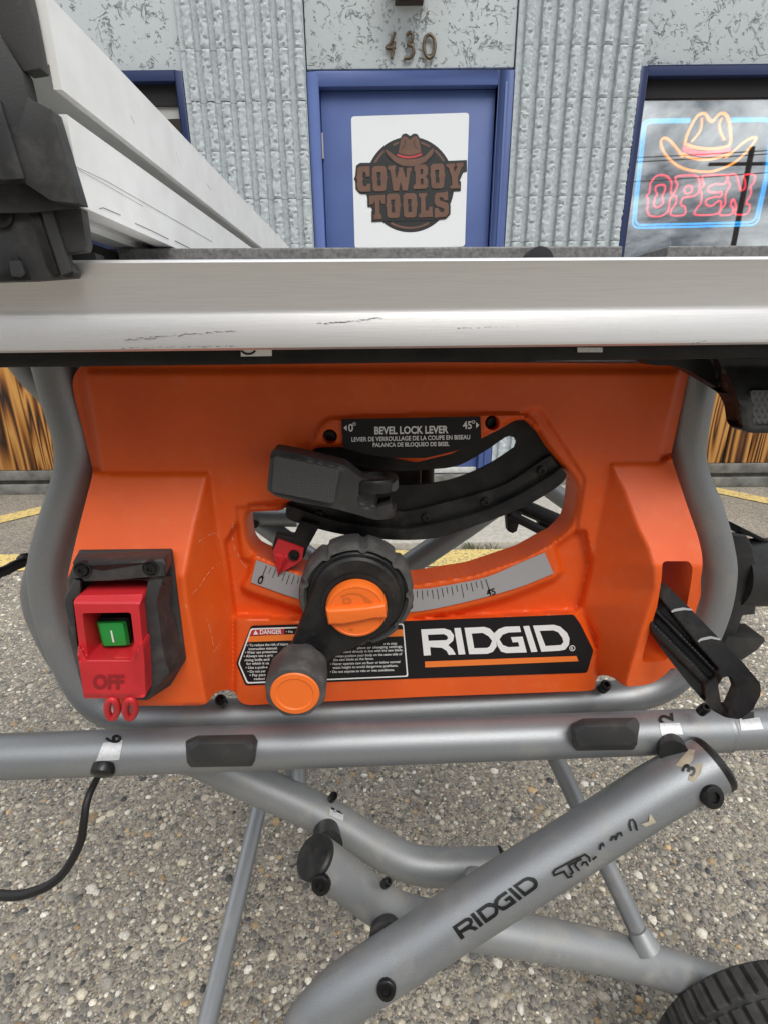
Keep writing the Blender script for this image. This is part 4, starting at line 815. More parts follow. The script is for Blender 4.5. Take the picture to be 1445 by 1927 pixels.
A = np.radians(np.linspace(125, 55, 12)); polypx(mb, [(-.12+.66*math.cos(a), .02+.66*math.sin(a)) for a in A]+[(.50, .36), (.55, .26), (.28, .33), (.36, .38)][:3]+[(-.12+.58*math.cos(a), .02+.60*math.sin(a)) for a in A[::-1]], [], FC); polypx(mb, [(-.42, .28), (-.24, .28), (-.14, .34), (-.14, .46), (-.24, .52), (-.42, .50)], [[(-.36, .33), (-.25, .33), (-.21, .40), (-.25, .46), (-.36, .45)]], FC)
polypx(mb, [(-.25, -.62), (-.12, -.64), (-.12, -.74), (-.25, -.72)], [], FC); mb.build('lock_symbol', mat('orange_cap_relief_shade', (.62, .13, .015), .5), cap, smooth=False)  # flat symbol; its moulded relief is shaded by darker orange only
# crank knob
ko = []
for y, rr in ((.377, .74), (.373, .90), (.368, .985), (.345, 1.0), (.339, .99), (.3365, .93), (.3362, .80)):
    l = []
    for k in range(64):
        a = 2*math.pi*k/64; f = 1-.06*(math.cos(a*8)*.5+.5 if rr > .85 else 0); l.append((kc[0]+.0250*rr*f*math.cos(a), y, kc[2]+.0250*rr*f*math.sin(a)))
    ko.append(l)
knob = loft('crank_knob', ko, RUBBER, wheel, ang=28)
lathe('knob_cap', (kc[0], .3365, kc[2]), FRONT, [(.0196, -.002), (.0196, .0005), (.0188, .0016), (.0150, .0018), (.0140, .0010), (.0001, .0010)], ORANGE2, knob, seg=40)
lathe('knob_collar', (kc[0]+.001, .386, kc[2]+.002), FRONT, [(.0095, -.004), (.0095, .011)], STEEL, knob, seg=20)
# ---- power switch
PXP = lambda P, Y: [at(x, y, Y) for x, y in P]
sw = loft('power_switch', [PXP(P, Y) for P, Y in (([(150, 1034), (325, 1032), (329, 1060), (352, 1240), (322, 1290), (278, 1318), (160, 1312), (128, 1190), (128, 1090)], .390), ([(150, 1036), (325, 1034), (329, 1060), (352, 1240), (322, 1290), (278, 1318), (160, 1312), (128, 1190), (128, 1090)], .3795), ([(154, 1042), (320, 1040), (324, 1062), (345, 1238), (318, 1284), (276, 1310), (165, 1305), (136, 1190), (136, 1092)], .3765))], DGREY, saw, ang=25, bevel=.0012)
def pz(p): return (60+p[0]/4.014, 980+p[1]/4.014)
def PZ(P, Y): return [at(*pz(p), Y) for p in P]
loft('switch_hood', [PZ([(350, 245), (1055, 225), (1060, 320), (1010, 440), (320, 440), (318, 330)], .3755), PZ([(306, 318), (990, 296), (1008, 330), (1005, 412), (890, 445), (400, 462), (322, 432), (304, 370)], .353), PZ([(312, 326), (985, 304), (1000, 332), (998, 408), (885, 440), (402, 455), (328, 428), (312, 370)], .3515)], DGREY, sw, ang=25, bevel=.0008)
loft('switch_cheek', [PZ([(322, 440), (400, 455), (398, 540), (330, 600), (360, 960), (330, 930), (246, 640), (250, 590)], .374), PZ([(322, 440), (372, 452), (372, 560), (318, 600), (355, 965), (330, 930), (246, 640), (252, 585)], .354), PZ([(326, 446), (366, 456), (366, 560), (312, 602), (345, 940), (330, 915), (252, 640), (256, 590)], .3525)], DGREY, sw, ang=25, bevel=.0006)
loft('switch_cheek', [PZ([(890, 446), (1010, 412), (1060, 420), (1060, 640), (1165, 1060), (1040, 1220), (880, 1350), (930, 1240)], .3755), PZ([(880, 446), (1000, 410), (1004, 440), (948, 600), (1010, 1040), (1050, 1150), (870, 1345), (845, 640)], .3545), PZ([(884, 452), (996, 416), (998, 440), (942, 600), (1000, 1040), (1040, 1145), (880, 1325), (852, 640)], .3530)], DGREY, sw, ang=25, bevel=.0008)
for p in ((385, 370), (900, 360)):
    c = at(*pz(p), .3512); lathe('screw_well', c, FRONT, [(.0062, -.004), (.0062, .0004), (.0055, .0004), (.005, -.003), (.0001, -.003)], BLACK, sw, seg=20); bolt('screw', at(*pz(p), .3518), FRONT, .0046, .0022, SCREW, sw)
mb = MB(); polypx(mb, [pz(p) for p in [(380, 690), (770, 690), (770, 1060), (420, 1060)]], [], lambda x, y: at(x, y, .368)); mb.build('switch_base', BLACK, sw, smooth=False)
win = [pz(p) for p in [(385, 705), (400, 698), (735, 692), (752, 705), (778, 925), (730, 1030), (428, 1038)]]
ol = [pz(p) for p in [(318, 610), (340, 575), (372, 563), (780, 556), (838, 552), (836, 590), (812, 645), (838, 915), (852, 1050), (862, 1320), (845, 1337), (660, 1342), (395, 1340), (375, 1190), (345, 990), (358, 930)]]
relief('paddle', ol, [win], [(None, .012), ([pz(p) for p in [(300, 540), (860, 540), (860, 640), (300, 650)]], lambda X, Y: .005+.007*np.clip((Y-1118)/18, 0, 1)), ([pz(p) for p in [(345, 985), (420, 1045), (745, 1045), (835, 920), (940, 900), (960, 1340), (380, 1360)]], .019),
       ([pz(p) for p in [(420, 1045), (360, 1062), (345, 985), (358, 930)]], .016), ([pz(p) for p in [(775, 1050), (835, 920), (870, 930), (960, 1230), (880, 1345), (760, 1345)]], lambda X, Y: .019-.0045*np.clip((X-(250+(Y-1240)*.02))/22, 0, 1)), ([pz(p) for p in [(380, 1318), (860, 1318), (860, 1360), (380, 1360)]], .0165)], .355, .374, REDP, sw, step=3, sig=1.0, rn=3, ang=32); pad_ = COL.objects['paddle']
def carve(o, mbx):
    c = mesh('cutter', mbx.V, mbx.F, None); md = o.modifiers.new('b', 'BOOLEAN'); md.operation = 'DIFFERENCE'; md.object = c; md.solver = 'EXACT'
    dg = bpy.context.evaluated_depsgraph_get(); dg.update(); me = bpy.data.meshes.new_from_object(o.evaluated_get(dg)); o.modifiers.clear(); o.data = me; bpy.data.objects.remove(c)
mb = MB(); textpx(mb, 'OFF', pz((462, 1268)), 59, 25, lambda x, y: at(x, y, .355-.0194), -.5, off=.045); mb.build('off_lettering', mat('red_engraving_shade', (.27, .010, .014), .5), pad_, smooth=False)  # flat letters; darker red paints in the shade of the engraving
for cx in (610, 745):
    P = [at(*pz((cx+38*math.cos(a), 1418+70*math.sin(a))), .343+.004*math.sin(a)) for a in np.linspace(0, 2*math.pi, 20, endpoint=False)]; tube('lock_loop', P, .0029, REDP, pad_, seg=10, sm=2, closed=True)
bq = [(492, 762), (715, 755), (748, 945), (535, 953)]; bq2 = [(502, 776), (692, 770), (722, 940), (546, 946)]
gb_ = loft('start_button', [[at(*p, Y) for p in round_poly([pz(q) for q in Q], 4, 3)] for Q, Y in ((bq, .366), (bq, .3562), (bq2, .3532), ([(q[0]+(3 if q[0] < 600 else -3), q[1]) for q in bq2], .3527))], GREEN, sw, ang=32)
loft('button_bezel', [PZ([(400, 730), (740, 725), (775, 965), (470, 975)], .3665), PZ([(410, 735), (735, 730), (768, 958), (480, 968)], .3625)], BLACK, sw, cap=(True, True), bevel=.0005)
mb = MB(); polypx(mb, [pz(p) for p in [(595, 830), (607, 829), (627, 918), (614, 920)]], [], lambda x, y: at(x, y, .3521)); mb.build('start_mark', WHITE, gb_, smooth=False)
# ---- tube frame round the panel
RT = .0178; YF = .452
fl = [(92, 640), (104, 683), (120, 745), (142, 820), (146, 862), (141, 905), (114, 985), (96, 1050), (94, 1105), (106, 1165), (127, 1225), (152, 1280), (188, 1325), (245, 1347), (330, 1350), (700, 1336), (1100, 1316), (1200, 1305), (1262, 1276), (1305, 1222), (1335, 1150), (1347, 1085), (1342, 1035), (1322, 965), (1296, 905), (1287, 862), (1290, 815), (1304, 730), (1316, 660)]
tube('base_frame', [at(x, y, YF) for x, y in fl], RT, TUBE, saw, seg=28, sm=8)
rl = [(0, 600), (62, 690), (118, 757), (150, 860), (135, 960), (90, 1060), (76, 1120), (96, 1185), (150, 1270), (240, 1320), (330, 1325)]
tube('rear_frame', [at(x, y, .50) for x, y in rl], RT*.98, TUBE, saw, seg=24)
tube('rear_frame', [at(x, y, .95) for x, y in ((980, 640), (985, 800), (1000, 885), (1075, 950), (1140, 985), (1240, 1000))], RT, TUBE, saw, seg=20)
tube('rear_frame', [at(x, y, .95) for x, y in ((560, 975), (470, 972), (400, 960), (380, 860), (400, 640))], RT, TUBE, saw, seg=20)
tube('side_rail', [(-.27, .47, .86), (-.27, 1.0, .86)], .014, TUBE, saw, seg=16); tube('side_rail', [(.30, .47, .86), (.30, 1.0, .86)], .014, TUBE, saw, seg=16)
for x, y, Y in ((418, 1320, .437), (1135, 1293, .437)): bolt('frame_screw', at(x, y, Y), (0, -.55, .8), .0058, .009, SCREW, saw)
# black moulded cross members seen through the opening
tube('cord_hook', [at(x, y, .72) for x, y in ((940, 935), (1010, 965), (1100, 1003))], .012, BLACK, saw, seg=12); tube('cord_hook', [at(x, y, .70) for x, y in ((958, 968), (1030, 1005), (1090, 1040))], .007, BLACK, saw, seg=10)
plateY('cord_hook', [(952, 958), (982, 964), (972, 1000), (964, 1004), (955, 1000)], [], .70, .715, BLACK, saw, bevel=.001); plateY('cord_hook', [(1010, 968), (1100, 1000), (1100, 1040), (1015, 995)], [], .715, .73, BLACK, saw, bevel=.001)
# ---- rack lock lever hanging at the right of the rail
rk = relief('rail_lock_lever', [(1193, 650), (1445, 645), (1560, 645), (1560, 815), (1412, 815), (1396, 810), (1386, 797), (1382, 765), (1370, 742), (1300, 700), (1268, 687), (1230, 688), (1210, 680)], [], [(None, .0), ([(1330, 640), (1600, 640), (1600, 830), (1370, 830), (1362, 740), (1350, 690)], .018), ([(1360, 690), (1600, 690), (1600, 830), (1392, 830), (1385, 760)], lambda X, Y: .018+.016*np.clip((Y-690)/70, 0, 1)), ([(1412, 735), (1600, 735), (1600, 800), (1412, 800)], .031)], .396, .402, BLACK, saw, step=5, sig=2.5, rn=8, ang=32, thick=.012)
GRY = mat('worn_grey_plastic', (.075, .076, .078), .5, bump=.1, bscale=600, col2=(.095, .095, .096), nscale=60); gp = plateY('grip_pad', round_poly([(1412, 735), (1545, 735), (1545, 800), (1412, 800)], 5), [], .3645, .368, GRY, rk)
mb = MB(); bm0 = None
for j in range(6):
    for i in range(12):
        x = 1419+i*11+(5.5 if j % 2 else 0); y = 741+j*10.5; c = at(x, y, .3645); ring = [(c[0]+.0017*math.cos(a), c[1], c[2]+.0017*math.sin(a)) for a in np.linspace(0, 2*math.pi, 8, endpoint=False)]; top_ = [(c[0]+.0009*math.cos(a), c[1]-.0009, c[2]+.0009*math.sin(a)) for a in np.linspace(0, 2*math.pi, 8, endpoint=False)]
        mb.add(ring+top_, [(a, (a+1) % 8, 8+(a+1) % 8, 8+a) for a in range(8)]+[tuple(range(8, 16))])
o = mb.build('grip_dots', GRY, rk, ang=60); tag(o, kind='stuff')
# ---- dust port at the right side
YP = .56
pc = at(1404, 1083, YP)
dp = loft('dust_port', [[at(x, y, Y) for x, y in P] for P, Y in (([(1370, 1000), (1400, 1004), (1418, 1030), (1426, 1085), (1424, 1120), (1418, 1156), (1396, 1158), (1380, 1200), (1364, 1210), (1350, 1190), (1360, 1100)], .60), ([(1372, 1006), (1405, 1009), (1417, 1036), (1424, 1085), (1424, 1120), (1419, 1156), (1397, 1157), (1381, 1200), (1364, 1209), (1345, 1190), (1362, 1100)], YP))], DGREY, saw, ang=30, bevel=.002)
q = at(1415, 1080, YP+.03); tube('port_pipe', [(q[0]-.03, YP+.035, q[2]), (q[0]+.14, YP+.035, q[2])], at(0, 1017, YP+.02)[2]*.5-at(0, 1144, YP+.02)[2]*.5, DGREY, dp, seg=32); 
plateY('port_bracket', [(1368, 1200), (1382, 1200), (1437, 1200), (1440, 1206), (1425, 1223), (1395, 1243), (1360, 1215)], [], YP-.006, YP+.03, DGREY, dp, bevel=.0012)
plateY('port_bracket', [(1386, 1004), (1394, 992), (1470, 1030), (1470, 1040), (1412, 1010)], [], YP+.03, YP+.06, BLACK, dp, bevel=.001)
# ================================================================== RIP FENCE
fence = thing('rip_fence', (-.17, .32, .955), 'long aluminium rip fence with dark grey clamp head riding on the rail', 'rip fence')
fy = math.radians(1.1)
def fp(x, y, z): y2 = y-.305; return np.array([-.145+(x)*math.cos(fy)+y2*math.sin(fy), .305+y2*math.cos(fy)-x*math.sin(fy), z])
ZB, ZC, ZBt, ZTp = .955, .9955, 1.0055, 1.0435
fpr = [(0, ZB), (0, ZC), (-.004, ZC), (-.004, ZC-.010), (-.034, ZC-.010), (-.034, ZBt+.010), (-.004, ZBt+.010), (-.004, ZBt), (0, ZBt), (0, ZTp), (-.045, ZTp), (-.045, ZB), (-.030, ZB), (-.030, ZB+.004), (-.012, ZB+.004), (-.012, ZB)]
loft('extrusion', [[fp(x, y, z) for x, z in fpr] for y in (.309, .45, .6, .8, 1.06)], ALUF, fence, ang=20)
exr = COL.objects['extrusion']
MB().box((-.043, 1.061, ZB), (-.001, 1.075, ZTp), fp).build('end_cap', DGREY, fence, bevel=.003)
# pencil scribbles on the fence face
mb = MB()
def atfence(px, py):
    n_ = np.array([math.cos(fy), -math.sin(fy), 0]); P0 = fp(.0003, .5, 1); d = ray(px, py); return CAM+d*(((P0-CAM)@n_)/(d@n_))
for P, w in (([(188, 393), (195, 391), (228, 405)], .8), ([(255, 420), (290, 436), (318, 450)], .7), ([(330, 453), (358, 467)], .7), ([(142, 313), (200, 340), (280, 386), (340, 420), (400, 455)], .45), ([(142, 316), (190, 342), (270, 388)], .35), ([(260, 192), (263, 205)], .5), ([(247, 218), (254, 232)], .5), ([(332, 285), (342, 320)], .4), ([(390, 345), (398, 358)], .4)):
    for i in range(len(P)-1):
        (x0, y0), (x1, y1) = P[i], P[i+1]; mb.add([atfence(x0, y0-w), atfence(x1, y1-w), atfence(x1, y1+w), atfence(x0, y0+w)], [(0, 1, 2, 3)])
mb.build('pencil_marks', mat('graphite', (.12, .12, .14), .5), fence, smooth=False)
def headblock(name, P, Yf, Yb, m=DGREY, bevel=.002, rr=3, par=fence): return plateY(name, P, [], Yf, Yb, m, par, r=rr, bevel=bevel)
headblock('clamp_head', [(-200, -60), (38, -60), (52, 0), (77, 129), (46, 134), (0, 64), (-60, -30), (-200, -30)], .3000, .3075)
headblock('clamp_face', [(-200, 20), (0, 66), (43, 136), (54, 184), (99, 207), (152, 384), (96, 377), (38, 338), (8, 340), (-200, 330)], .2985, .3065)
headblock('face_ridge', [(-200, 90), (0, 188), (8, 215), (46, 336), (8, 338), (-200, 300)], .2965, .2984, rr=2)
headblock('clamp_foot', [(-200, 270), (55, 275), (104, 330), (146, 376), (153, 392), (163, 460), (160, 472), (122, 476), (126, 495), (142, 512), (139, 522), (60, 528), (-200, 535)], .3105, .3175, par=fence)
MB().box((-.42, .308, .945), (-.196, .345, 1.05)).build('clamp_body', DGREY, fence, bevel=.004)
headblock('clamp_skirt', [(-200, 315), (8, 332), (38, 335), (96, 372), (146, 384), (151, 391), (60, 400), (-200, 402)], .3068, .3086, DGREY, .0005)
headblock('slide_slot', [(46, 370), (60, 362), (112, 516), (100, 518), (88, 500)], .3092, .3104, BLACK, .0004)
headblock('foot_rib', [(70, 372), (93, 378), (135, 512), (117, 518)], .3080, .3104, DGREY, .001)
headblock('foot_arch', [(-200, 520), (-20, 505), (10, 478), (32, 480), (48, 510), (55, 528), (-200, 534)], .3085, .3104, BLACK, .0008, 6)
headblock('foot_peg', [(18, 492), (38, 490), (48, 515), (40, 522), (22, 520)], .3065, .3084, DGREY, .001)
lathe('foot_boss', at(0, 400, .3103), FRONT, [(.0075, -.002), (.0075, .0015), (.0055, .0015), (.005, 0), (.0001, 0)], BLACK, fence, seg=24)
# ================================================================== PUSH STICK
ps = thing('push_stick', at(1250, 1180, .41), 'black plastic push stick with two white marks stored in the orange panel slot', 'push stick')
PO = [(1243, 1096), (1257, 1104), (1290, 1137), (1353, 1202), (1396, 1245), (1430, 1286), (1431, 1306), (1416, 1336), (1391, 1354), (1363, 1350), (1340, 1337), (1307, 1301), (1267, 1250), (1228, 1197), (1225, 1175), (1238, 1125)]
PH = round_poly([(1350, 1290), (1360, 1274), (1376, 1273), (1386, 1298), (1371, 1333), (1358, 1331)], 5, 3)
dirp = np.array([.70, .714])
def along(X, Y): return (X-1245)*dirp[0]+(Y-1110)*dirp[1]
def across(X, Y): return -(X-1245)*dirp[1]+(Y-1110)*dirp[0]     # grows to the lower left
def stick_h(X, Y): return .044+.085*along(X, Y)/250
def rib_h(X, Y):
    a = across(X, Y); return stick_h(X, Y)-.0055-.003*np.clip((a-22)/50, 0, 1)+.005*((np.abs(a-36) < 4)+0.)+.005*((np.abs(a-62) < 8)+0.)
relief('body', PO, [PH], [(None, stick_h), ([(1215, 1112), (1241, 1128), (1307, 1210), (1349, 1258), (1342, 1275), (1322, 1290), (1327, 1320), (1300, 1303), (1180, 1180)], rib_h), ([(1322, 1288), (1350, 1266), (1366, 1332), (1368, 1355), (1325, 1325)], lambda X, Y: stick_h(X, Y)-.002)], Y0, 0, BLACK, ps, step=2.6, sig=1.2, rn=6, ang=32, res=1., thick=.0065)
mb = MB(); FPs = lambda x, y: at(x, y, Y0-float(stick_h(x, y))-.0006)
for P in ([(1262, 1150), (1268, 1146), (1285, 1143), (1301, 1146), (1303, 1149), (1286, 1148), (1268, 1151), (1264, 1153)], [(1312, 1206), (1318, 1201), (1336, 1197), (1353, 1201), (1355, 1205), (1337, 1202), (1318, 1206), (1314, 1209)]): polypx(mb, P, [], FPs)
mb.build('width_mark', mat('grey_white_print', (.45, .46, .46), .5), ps, smooth=False)
# ================================================================== FOLDING STAND
stand = thing('folding_stand', (0, .4, 0), 'grey tubular folding wheeled stand under the orange table saw', 'tool stand')
RM = .021; YM = .40
ml = at(722, 1397, YM); A0 = (-1.0, YM, ml[2]); A1 = (at(1365, 1363, YM)[0], YM, ml[2])
tube('crossbar', [A0, A1], RM, TUBE, stand, seg=32, sm=0); tube('crossbar_end', [(A1[0]-.02, YM, ml[2]), (1.0, YM, ml[2])], RM*.93, TUBE, stand, seg=32, sm=0)
lathe('collar', A1, (1, 0, 0), [(RM*1.005, -.004), (RM*1.02, -.001), (RM*.94, .0015)], TUBE, stand, seg=32)
def saddle(x0, x1, ya, yb, name='saddle_pad'):
    d = yb-ya; Yb_ = YM-.004
    o1 = [(x0, ya+10), (x0+22, ya), (x1-8, ya-2), (x1, ya+10), (x1-2, yb-14), (x1-10, yb-2), (x0+8, yb), (x0, yb-10)]
    o2 = [(x0+2, ya+16), (x0+24, ya+6), (x1-20, ya+5), (x1-5, ya+18), (x1-6, yb-16), (x1-12, yb-6), (x0+10, yb-4), (x0+3, yb-14)]
    o3 = [(x0+8, ya+30), (x0+26, ya+16), (x1-26, ya+14), (x1-9, ya+27), (x1-10, yb-22), (x1-18, yb-14), (x0+18, yb-12), (x0+8, yb-22)]
    return loft(name, [PXP(o1, Yb_+.02), PXP(o1, YM-RM*.55), PXP(o2, YM-RM-.003), PXP(o3, YM-RM-.0085)], DGREY, stand, ang=20, bevel=.0012)
saddle(350, 486, 1384, 1447); saddle(1074, 1203, 1352, 1416)
def stick(P, base):
    mb = MB(); nx_, ny_ = 4, 8; 
    def q(u, v): a = np.array(P[0])*(1-u)+np.array(P[1])*u; b = np.array(P[3])*(1-u)+np.array(P[2])*u; return a*(1-v)+b*v
    mb.add([base(*q(i/nx_, j/ny_)) for j in range(ny_+1) for i in range(nx_+1)], [(j*(nx_+1)+i, j*(nx_+1)+i+1, (j+1)*(nx_+1)+i+1, (j+1)*(nx_+1)+i) for j in range(ny_) for i in range(nx_)])
    return mb.build('number_sticker', STICK, stand)
main = lambda l: (lambda x, y: on_cyl(x, y, A0, A1, RM, l))
s_ = stick([(195, 1398), (232, 1392), (225, 1430), (181, 1433)], main(.0004)); mb = MB(); textpx(mb, '6', (229, 1397), 16, 28, main(.0009), 97, off=.03); mb.build('numeral', INK, s_, smooth=False)
s_ = stick([(1240, 1362), (1278, 1360), (1285, 1382), (1244, 1384)], main(.0004)); mb = MB(); textpx(mb, '2', (1266, 1357), 16, 26, main(.0007), 98, off=.03); mb.build('numeral', INK, s_, smooth=False)
main2 = lambda l: (lambda x, y: on_cyl(x, y, (A1[0], YM, ml[2]), (1., YM, ml[2]), RM*.93, l))
s_ = stick([(1390, 1352), (1428, 1350), (1436, 1372), (1394, 1375)], main2(.0004)); mb = MB(); textpx(mb, '1', (1418, 1351), 12, 22, main2(.0007), 98, off=.03); mb.build('numeral', INK, s_, smooth=False)
# outer leg with the brand on it
RL = .025
lp = [att(1339, 1437, .478), att(1239, 1489, .478), att(1080, 1591, .478), att(900, 1704, .476), att(770, 1789, .474), att(668, 1856, .472), att(615, 1900, .472), att(575, 1955, .476), att(555, 2030, .50), att(540, 2150, .56)]
lp.append(np.array([lp[-1][0]-.01, lp[-1][1]+.02, .0]))
leg = tube('outer_leg', [lp[0]+(lp[0]-lp[3])*0.0]+lp[1:], RL, TUBE, stand, seg=32, sm=8)
axl = (lp[0]-lp[3])/np.linalg.norm(lp[0]-lp[3]); lathe('end_cap', lp[0], axl, [(RL*1.01, -.003), (RL*1.03, .0015), (RL*.96, .004), (.0001, .0045)], BLACK, stand, seg=32)
ol2 = lambda l: (lambda x, y: on_cyl(x, y, lp[1], lp[0], RL, l))
ol_ = lambda l: (lambda x, y: on_cyl(x, y, lp[3], lp[0], RL, l))
mb = MB()
def lg(p):   # brand glyph coordinates to the leg: origin, along the leg, across
    s = .0414*3.803; x = (p[0]-120)/1062; y = (p[1]-600)/213; return (848+x*154-(y-.5)*0+ (y)*16, 1741-x*98+y*30+(0))
for o_, h_ in brand: polypx(mb, [lg(p) for p in o_], [[lg(p) for p in h] for h in h_], ol_(.0006), 4)
polypx(mb, [lg(p) for p in gG], [], ol_(.0008), 4)
def strokes(P, w):
    for i in range(len(P)-1):
        a, b = np.array(P[i], float), np.array(P[i+1], float); d = (b-a)/np.linalg.norm(b-a); n = np.array([-d[1], d[0]])*w; a = a-d*w*.6; b = b+d*w*.6
        mb.add([ol_(.0012)(*(a-n)), ol_(.0012)(*(b-n)), ol_(.0012)(*(b+n)), ol_(.0012)(*(a+n))], [(0, 1, 2, 3)])
def z7(P): return [(900+x/2.651, 1340+y/2.651) for x, y in P]
for P in ([(372, 800), (385, 785), (500, 725), (510, 735), (450, 765), (470, 800), (460, 810)], [(372, 800), (378, 815), (425, 795), (445, 825), (465, 820)], [(500, 790), (480, 765), (495, 730), (530, 710), (550, 725), (555, 745)], [(515, 765), (520, 750), (535, 748), (545, 765)], [(570, 735), (585, 722)], [(605, 685), (608, 665), (618, 655), (624, 668)], [(660, 640), (668, 622), (680, 620), (684, 636), (694, 608), (708, 602), (714, 616)], [(760, 590), (752, 560), (755, 540), (768, 536), (780, 550), (790, 588)]): strokes(z7(P), 1.9)
mb.build('leg_lettering', INK, leg, smooth=False)
mb = MB()
for kk, P in enumerate(([(1295, 1410), (1307, 1411), (1303, 1430), (1290, 1446), (1270, 1440)], [(1300, 1442), (1322, 1436), (1318, 1455), (1306, 1472), (1294, 1468)], [(1222, 1530), (1234, 1548), (1214, 1556), (1205, 1551), (1220, 1546)])):
    mb = MB(); polypx(mb, P, [], (ol2 if kk < 2 else ol_)(.0008), 4); q_ = mb.build('torn_sticker', mat('old_tape', (.42, .37, .27), .6, col2=(.30, .26, .19), nscale=120), stand, smooth=False); tp_ = q_ if kk == 1 else (tp_ if kk > 1 else None)
mb = MB(); textpx(mb, '3', (1302, 1462), 18, 24, ol2(.0012), 62, off=.03); mb.build('numeral', INK, tp_, smooth=False)
# scissor arms
ua = [att(330, 1405, .575), att(400, 1436, .58), att(480, 1475, .59), att(610, 1535, .605), att(720, 1600, .612), att(775, 1625, .614), att(835, 1632, .615), att(942, 1630, .616)]
arm_u = tube('inner_arm', ua, RM, TUBE2, stand, seg=28); ax_ = ua[-1]-ua[-2]; lathe('end_cap', ua[-1], ax_, [(RM*1.01, -.003), (RM*1.03, .001), (RM*.9, .003), (.0001, .003)], BLACK, stand, seg=28)
la = [att(593, 1612, .500), att(660, 1660, .525), att(712, 1700, .541), att(765, 1726, .546), att(840, 1740, .55), att(930, 1752, .555), att(1130, 1790, .575), att(1260, 1826, .595), att(1330, 1848, .61), att(1440, 1885, .63)]
tube('lower_arm', la, RM, TUBE2, stand, seg=28); ax_ = la[0]-la[1]; lathe('end_cap', la[0], ax_, [(RM*1.01, -.003), (RM*1.02, .001), (RM*.94, .0035), (.0001, .004)], BLACK, stand, seg=28)
sa = lambda l: (lambda x, y: on_cyl(x, y, ua[2], ua[4], RM, l))
s_ = stick([(622, 1519), (647, 1532), (646, 1546), (620, 1534)], sa(.0005)); mb = MB(); textpx(mb, '4', (629, 1511), 15, 22, sa(.0008), -115, off=.03); mb.build('numeral', INK, s_, smooth=False)
tube('brace', [att(1030, 1395, .63), att(1212, 1778, .580)], .0105, TUBE, stand, seg=20, sm=0); lathe('weld_bead', att(1208, 1770, .578), att(1212, 1778, .580)-att(1030, 1395, .63), [(.0105, -.012), (.014, .0), (.016, .008)], TUBE2, stand, seg=20)
tube('brace', [att(557, 1400, .64), att(556, 1480, .612)], .0125, TUBE, stand, seg=18, sm=0)
q0 = att(378, 1960, .655); q0[2] = .02; q1 = att(505, 1452, .98); tube('floor_bar', [q0, q1], .0135, TUBE, stand, seg=20, sm=0)
tube('rear_leg', [att(468, 966, 1.02), att(660, 1105, .98), att(900, 1280, .9)], RM*.98, TUBE, stand, seg=20, sm=0); tube('rear_leg', [att(640, 1150, .93), att(880, 988, .90), att(960, 930, .9)], RM, TUBE, stand, seg=20, sm=0); bolt('bolt', att(480, 986, .985), FRONT, .008, .006, SCREW, stand)
c = att(470, 967, 1.02); lathe('end_cap', c, c-att(660, 1105, .98), [(RM, -.002), (RM*.98, .002), (.0001, .003)], BLACK, stand, seg=20)
for (x, y, t, x2, y2, t2, r) in ((619, 1592, .545, 613, 1558, .60, .0152), (724, 1772, .492, 727, 1742, .535, .0158), (1268, 1420, .476, 1258, 1398, .50, .0128)): tube('bushing', [att(x, y, t), att(x2, y2, t2)], r, BLACK, stand, seg=24, sm=0)
for x, y, t, r, ax in ((605, 1664, .478, .0092, (-.15, -.8, .45)), (727, 1861, .447, .0084, (-.1, -.75, .5)), (1338, 1498, .453, .0105, (.1, -.85, .4))): bolt('bolt', att(x, y, t), ax, r, .004, SCREW, stand)
c = on_cyl(196, 1446, A0, A1, RM, 0); bolt('bolt', c, (0, -.75, -.35), .0105, .006, SCREW, stand, socket=False)
for x, y, t, ax in ((626, 1501, .585, (.3, -.3, .8)), (726, 1662, .525, (.3, -.3, .8)), (1322, 1336, .488, (0, -.45, .85))): bolt('bolt', att(x, y, t), ax, .0048, .008, SCREW, stand)
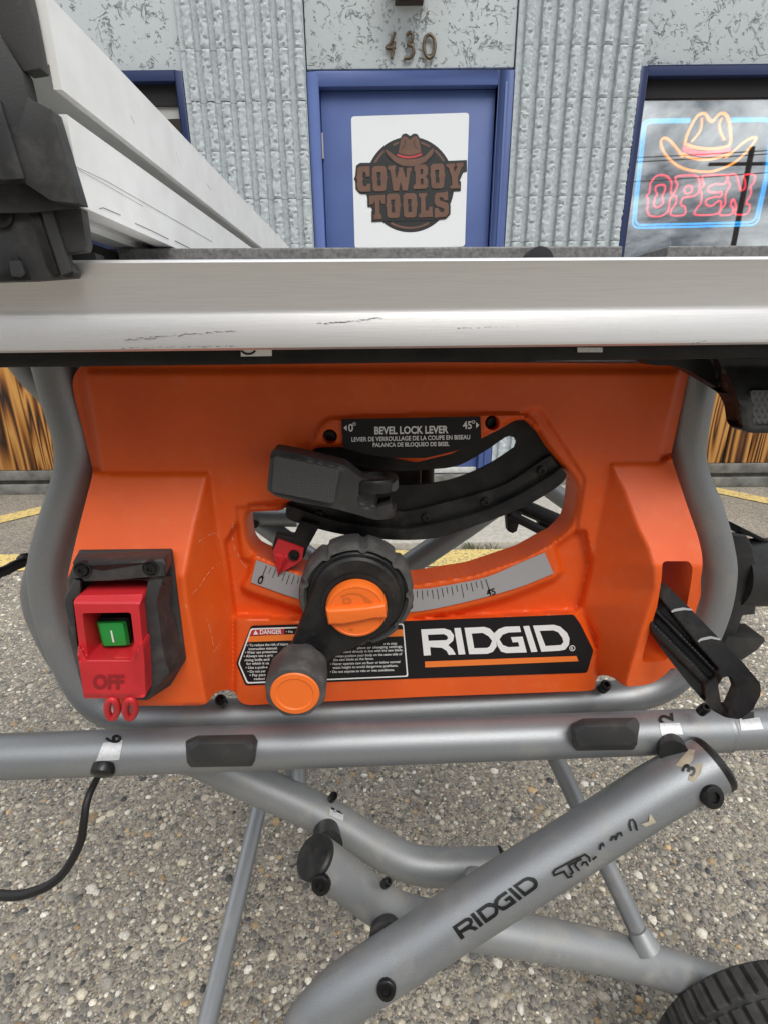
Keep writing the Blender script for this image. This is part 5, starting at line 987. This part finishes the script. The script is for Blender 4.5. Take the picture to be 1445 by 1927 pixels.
lathe('weld_stub', att(893, 1655, .585), (.1, -.6, .8), [(.013, -.03), (.013, .006), (.008, .010), (.0001, .011)], TUBE2, stand, seg=20)
# wheel
wc = att(1440, 1905, .60); RWh = .120; wc = np.array([.44, .32, RWh])
tyre = [];
nT = 96
for yy, rr, gr in ((.034, .72, 0), (.034, .90, 0), (.030, .955, 0), (.0275, .985, 1), (.004, 1.0, 1), (.002, .972, 0), (-.002, .972, 0), (-.004, 1.0, 1), (-.0275, .985, 1), (-.030, .955, 0), (-.034, .90, 0), (-.034, .72, 0)):
    l = []
    for k in range(nT*2):
        a = 2*math.pi*(k+(1.2 if yy < 0 else 0))/(nT*2); f = rr-(.045 if gr and (k % 4 >= 3) else 0); l.append((wc[0]+RWh*f*math.cos(a), wc[1]+yy, wc[2]+RWh*f*math.sin(a)))
    tyre.append(l)
whl = loft('wheel', tyre, TYRE, stand, cap=(False, False), ang=25)
lathe('rim', wc+np.array([0, .0, 0]), FRONT, [(RWh*.72, -.030), (RWh*.72, .030), (RWh*.68, .031), (RWh*.5, .022), (.03, .022), (.028, .033), (.0001, .033)], DGREY, whl, seg=40)
tube('axle', [wc+np.array([0, -.04, 0]), wc+np.array([0, .07, 0])], .008, SCREW, stand, seg=12, sm=0)
# ================================================================== CORD
cp_ = [np.array([-.20, .62, .60]), at(80, 1050, .60), at(45, 1058, .585), at(15, 1072, .57), at(-20, 1100, .55), at(-90, 1250, .52), at(-160, 1500, .47), at(-120, 1650, .45), at(0, 1684, .40), at(70, 1676, .395), at(118, 1645, .40), at(150, 1590, .405), at(158, 1550, .41), at(164, 1510, .42), at(178, 1475, .435), at(200, 1440, .455), at(240, 1400, .50)]
n_ = len(cp_); pts = spline(cp_, 8); rad = np.interp(np.linspace(0, 1, len(pts)), [0, .35, .5, .75, 1], [.0062, .0062, .0052, .0040, .0034])
V, F = tubeVF(pts, rad, 14); tag(mesh('power_cord', V, F, CORD, ang=60), 'black power cord looping out behind the grey frame and back under the stand', 'cord')
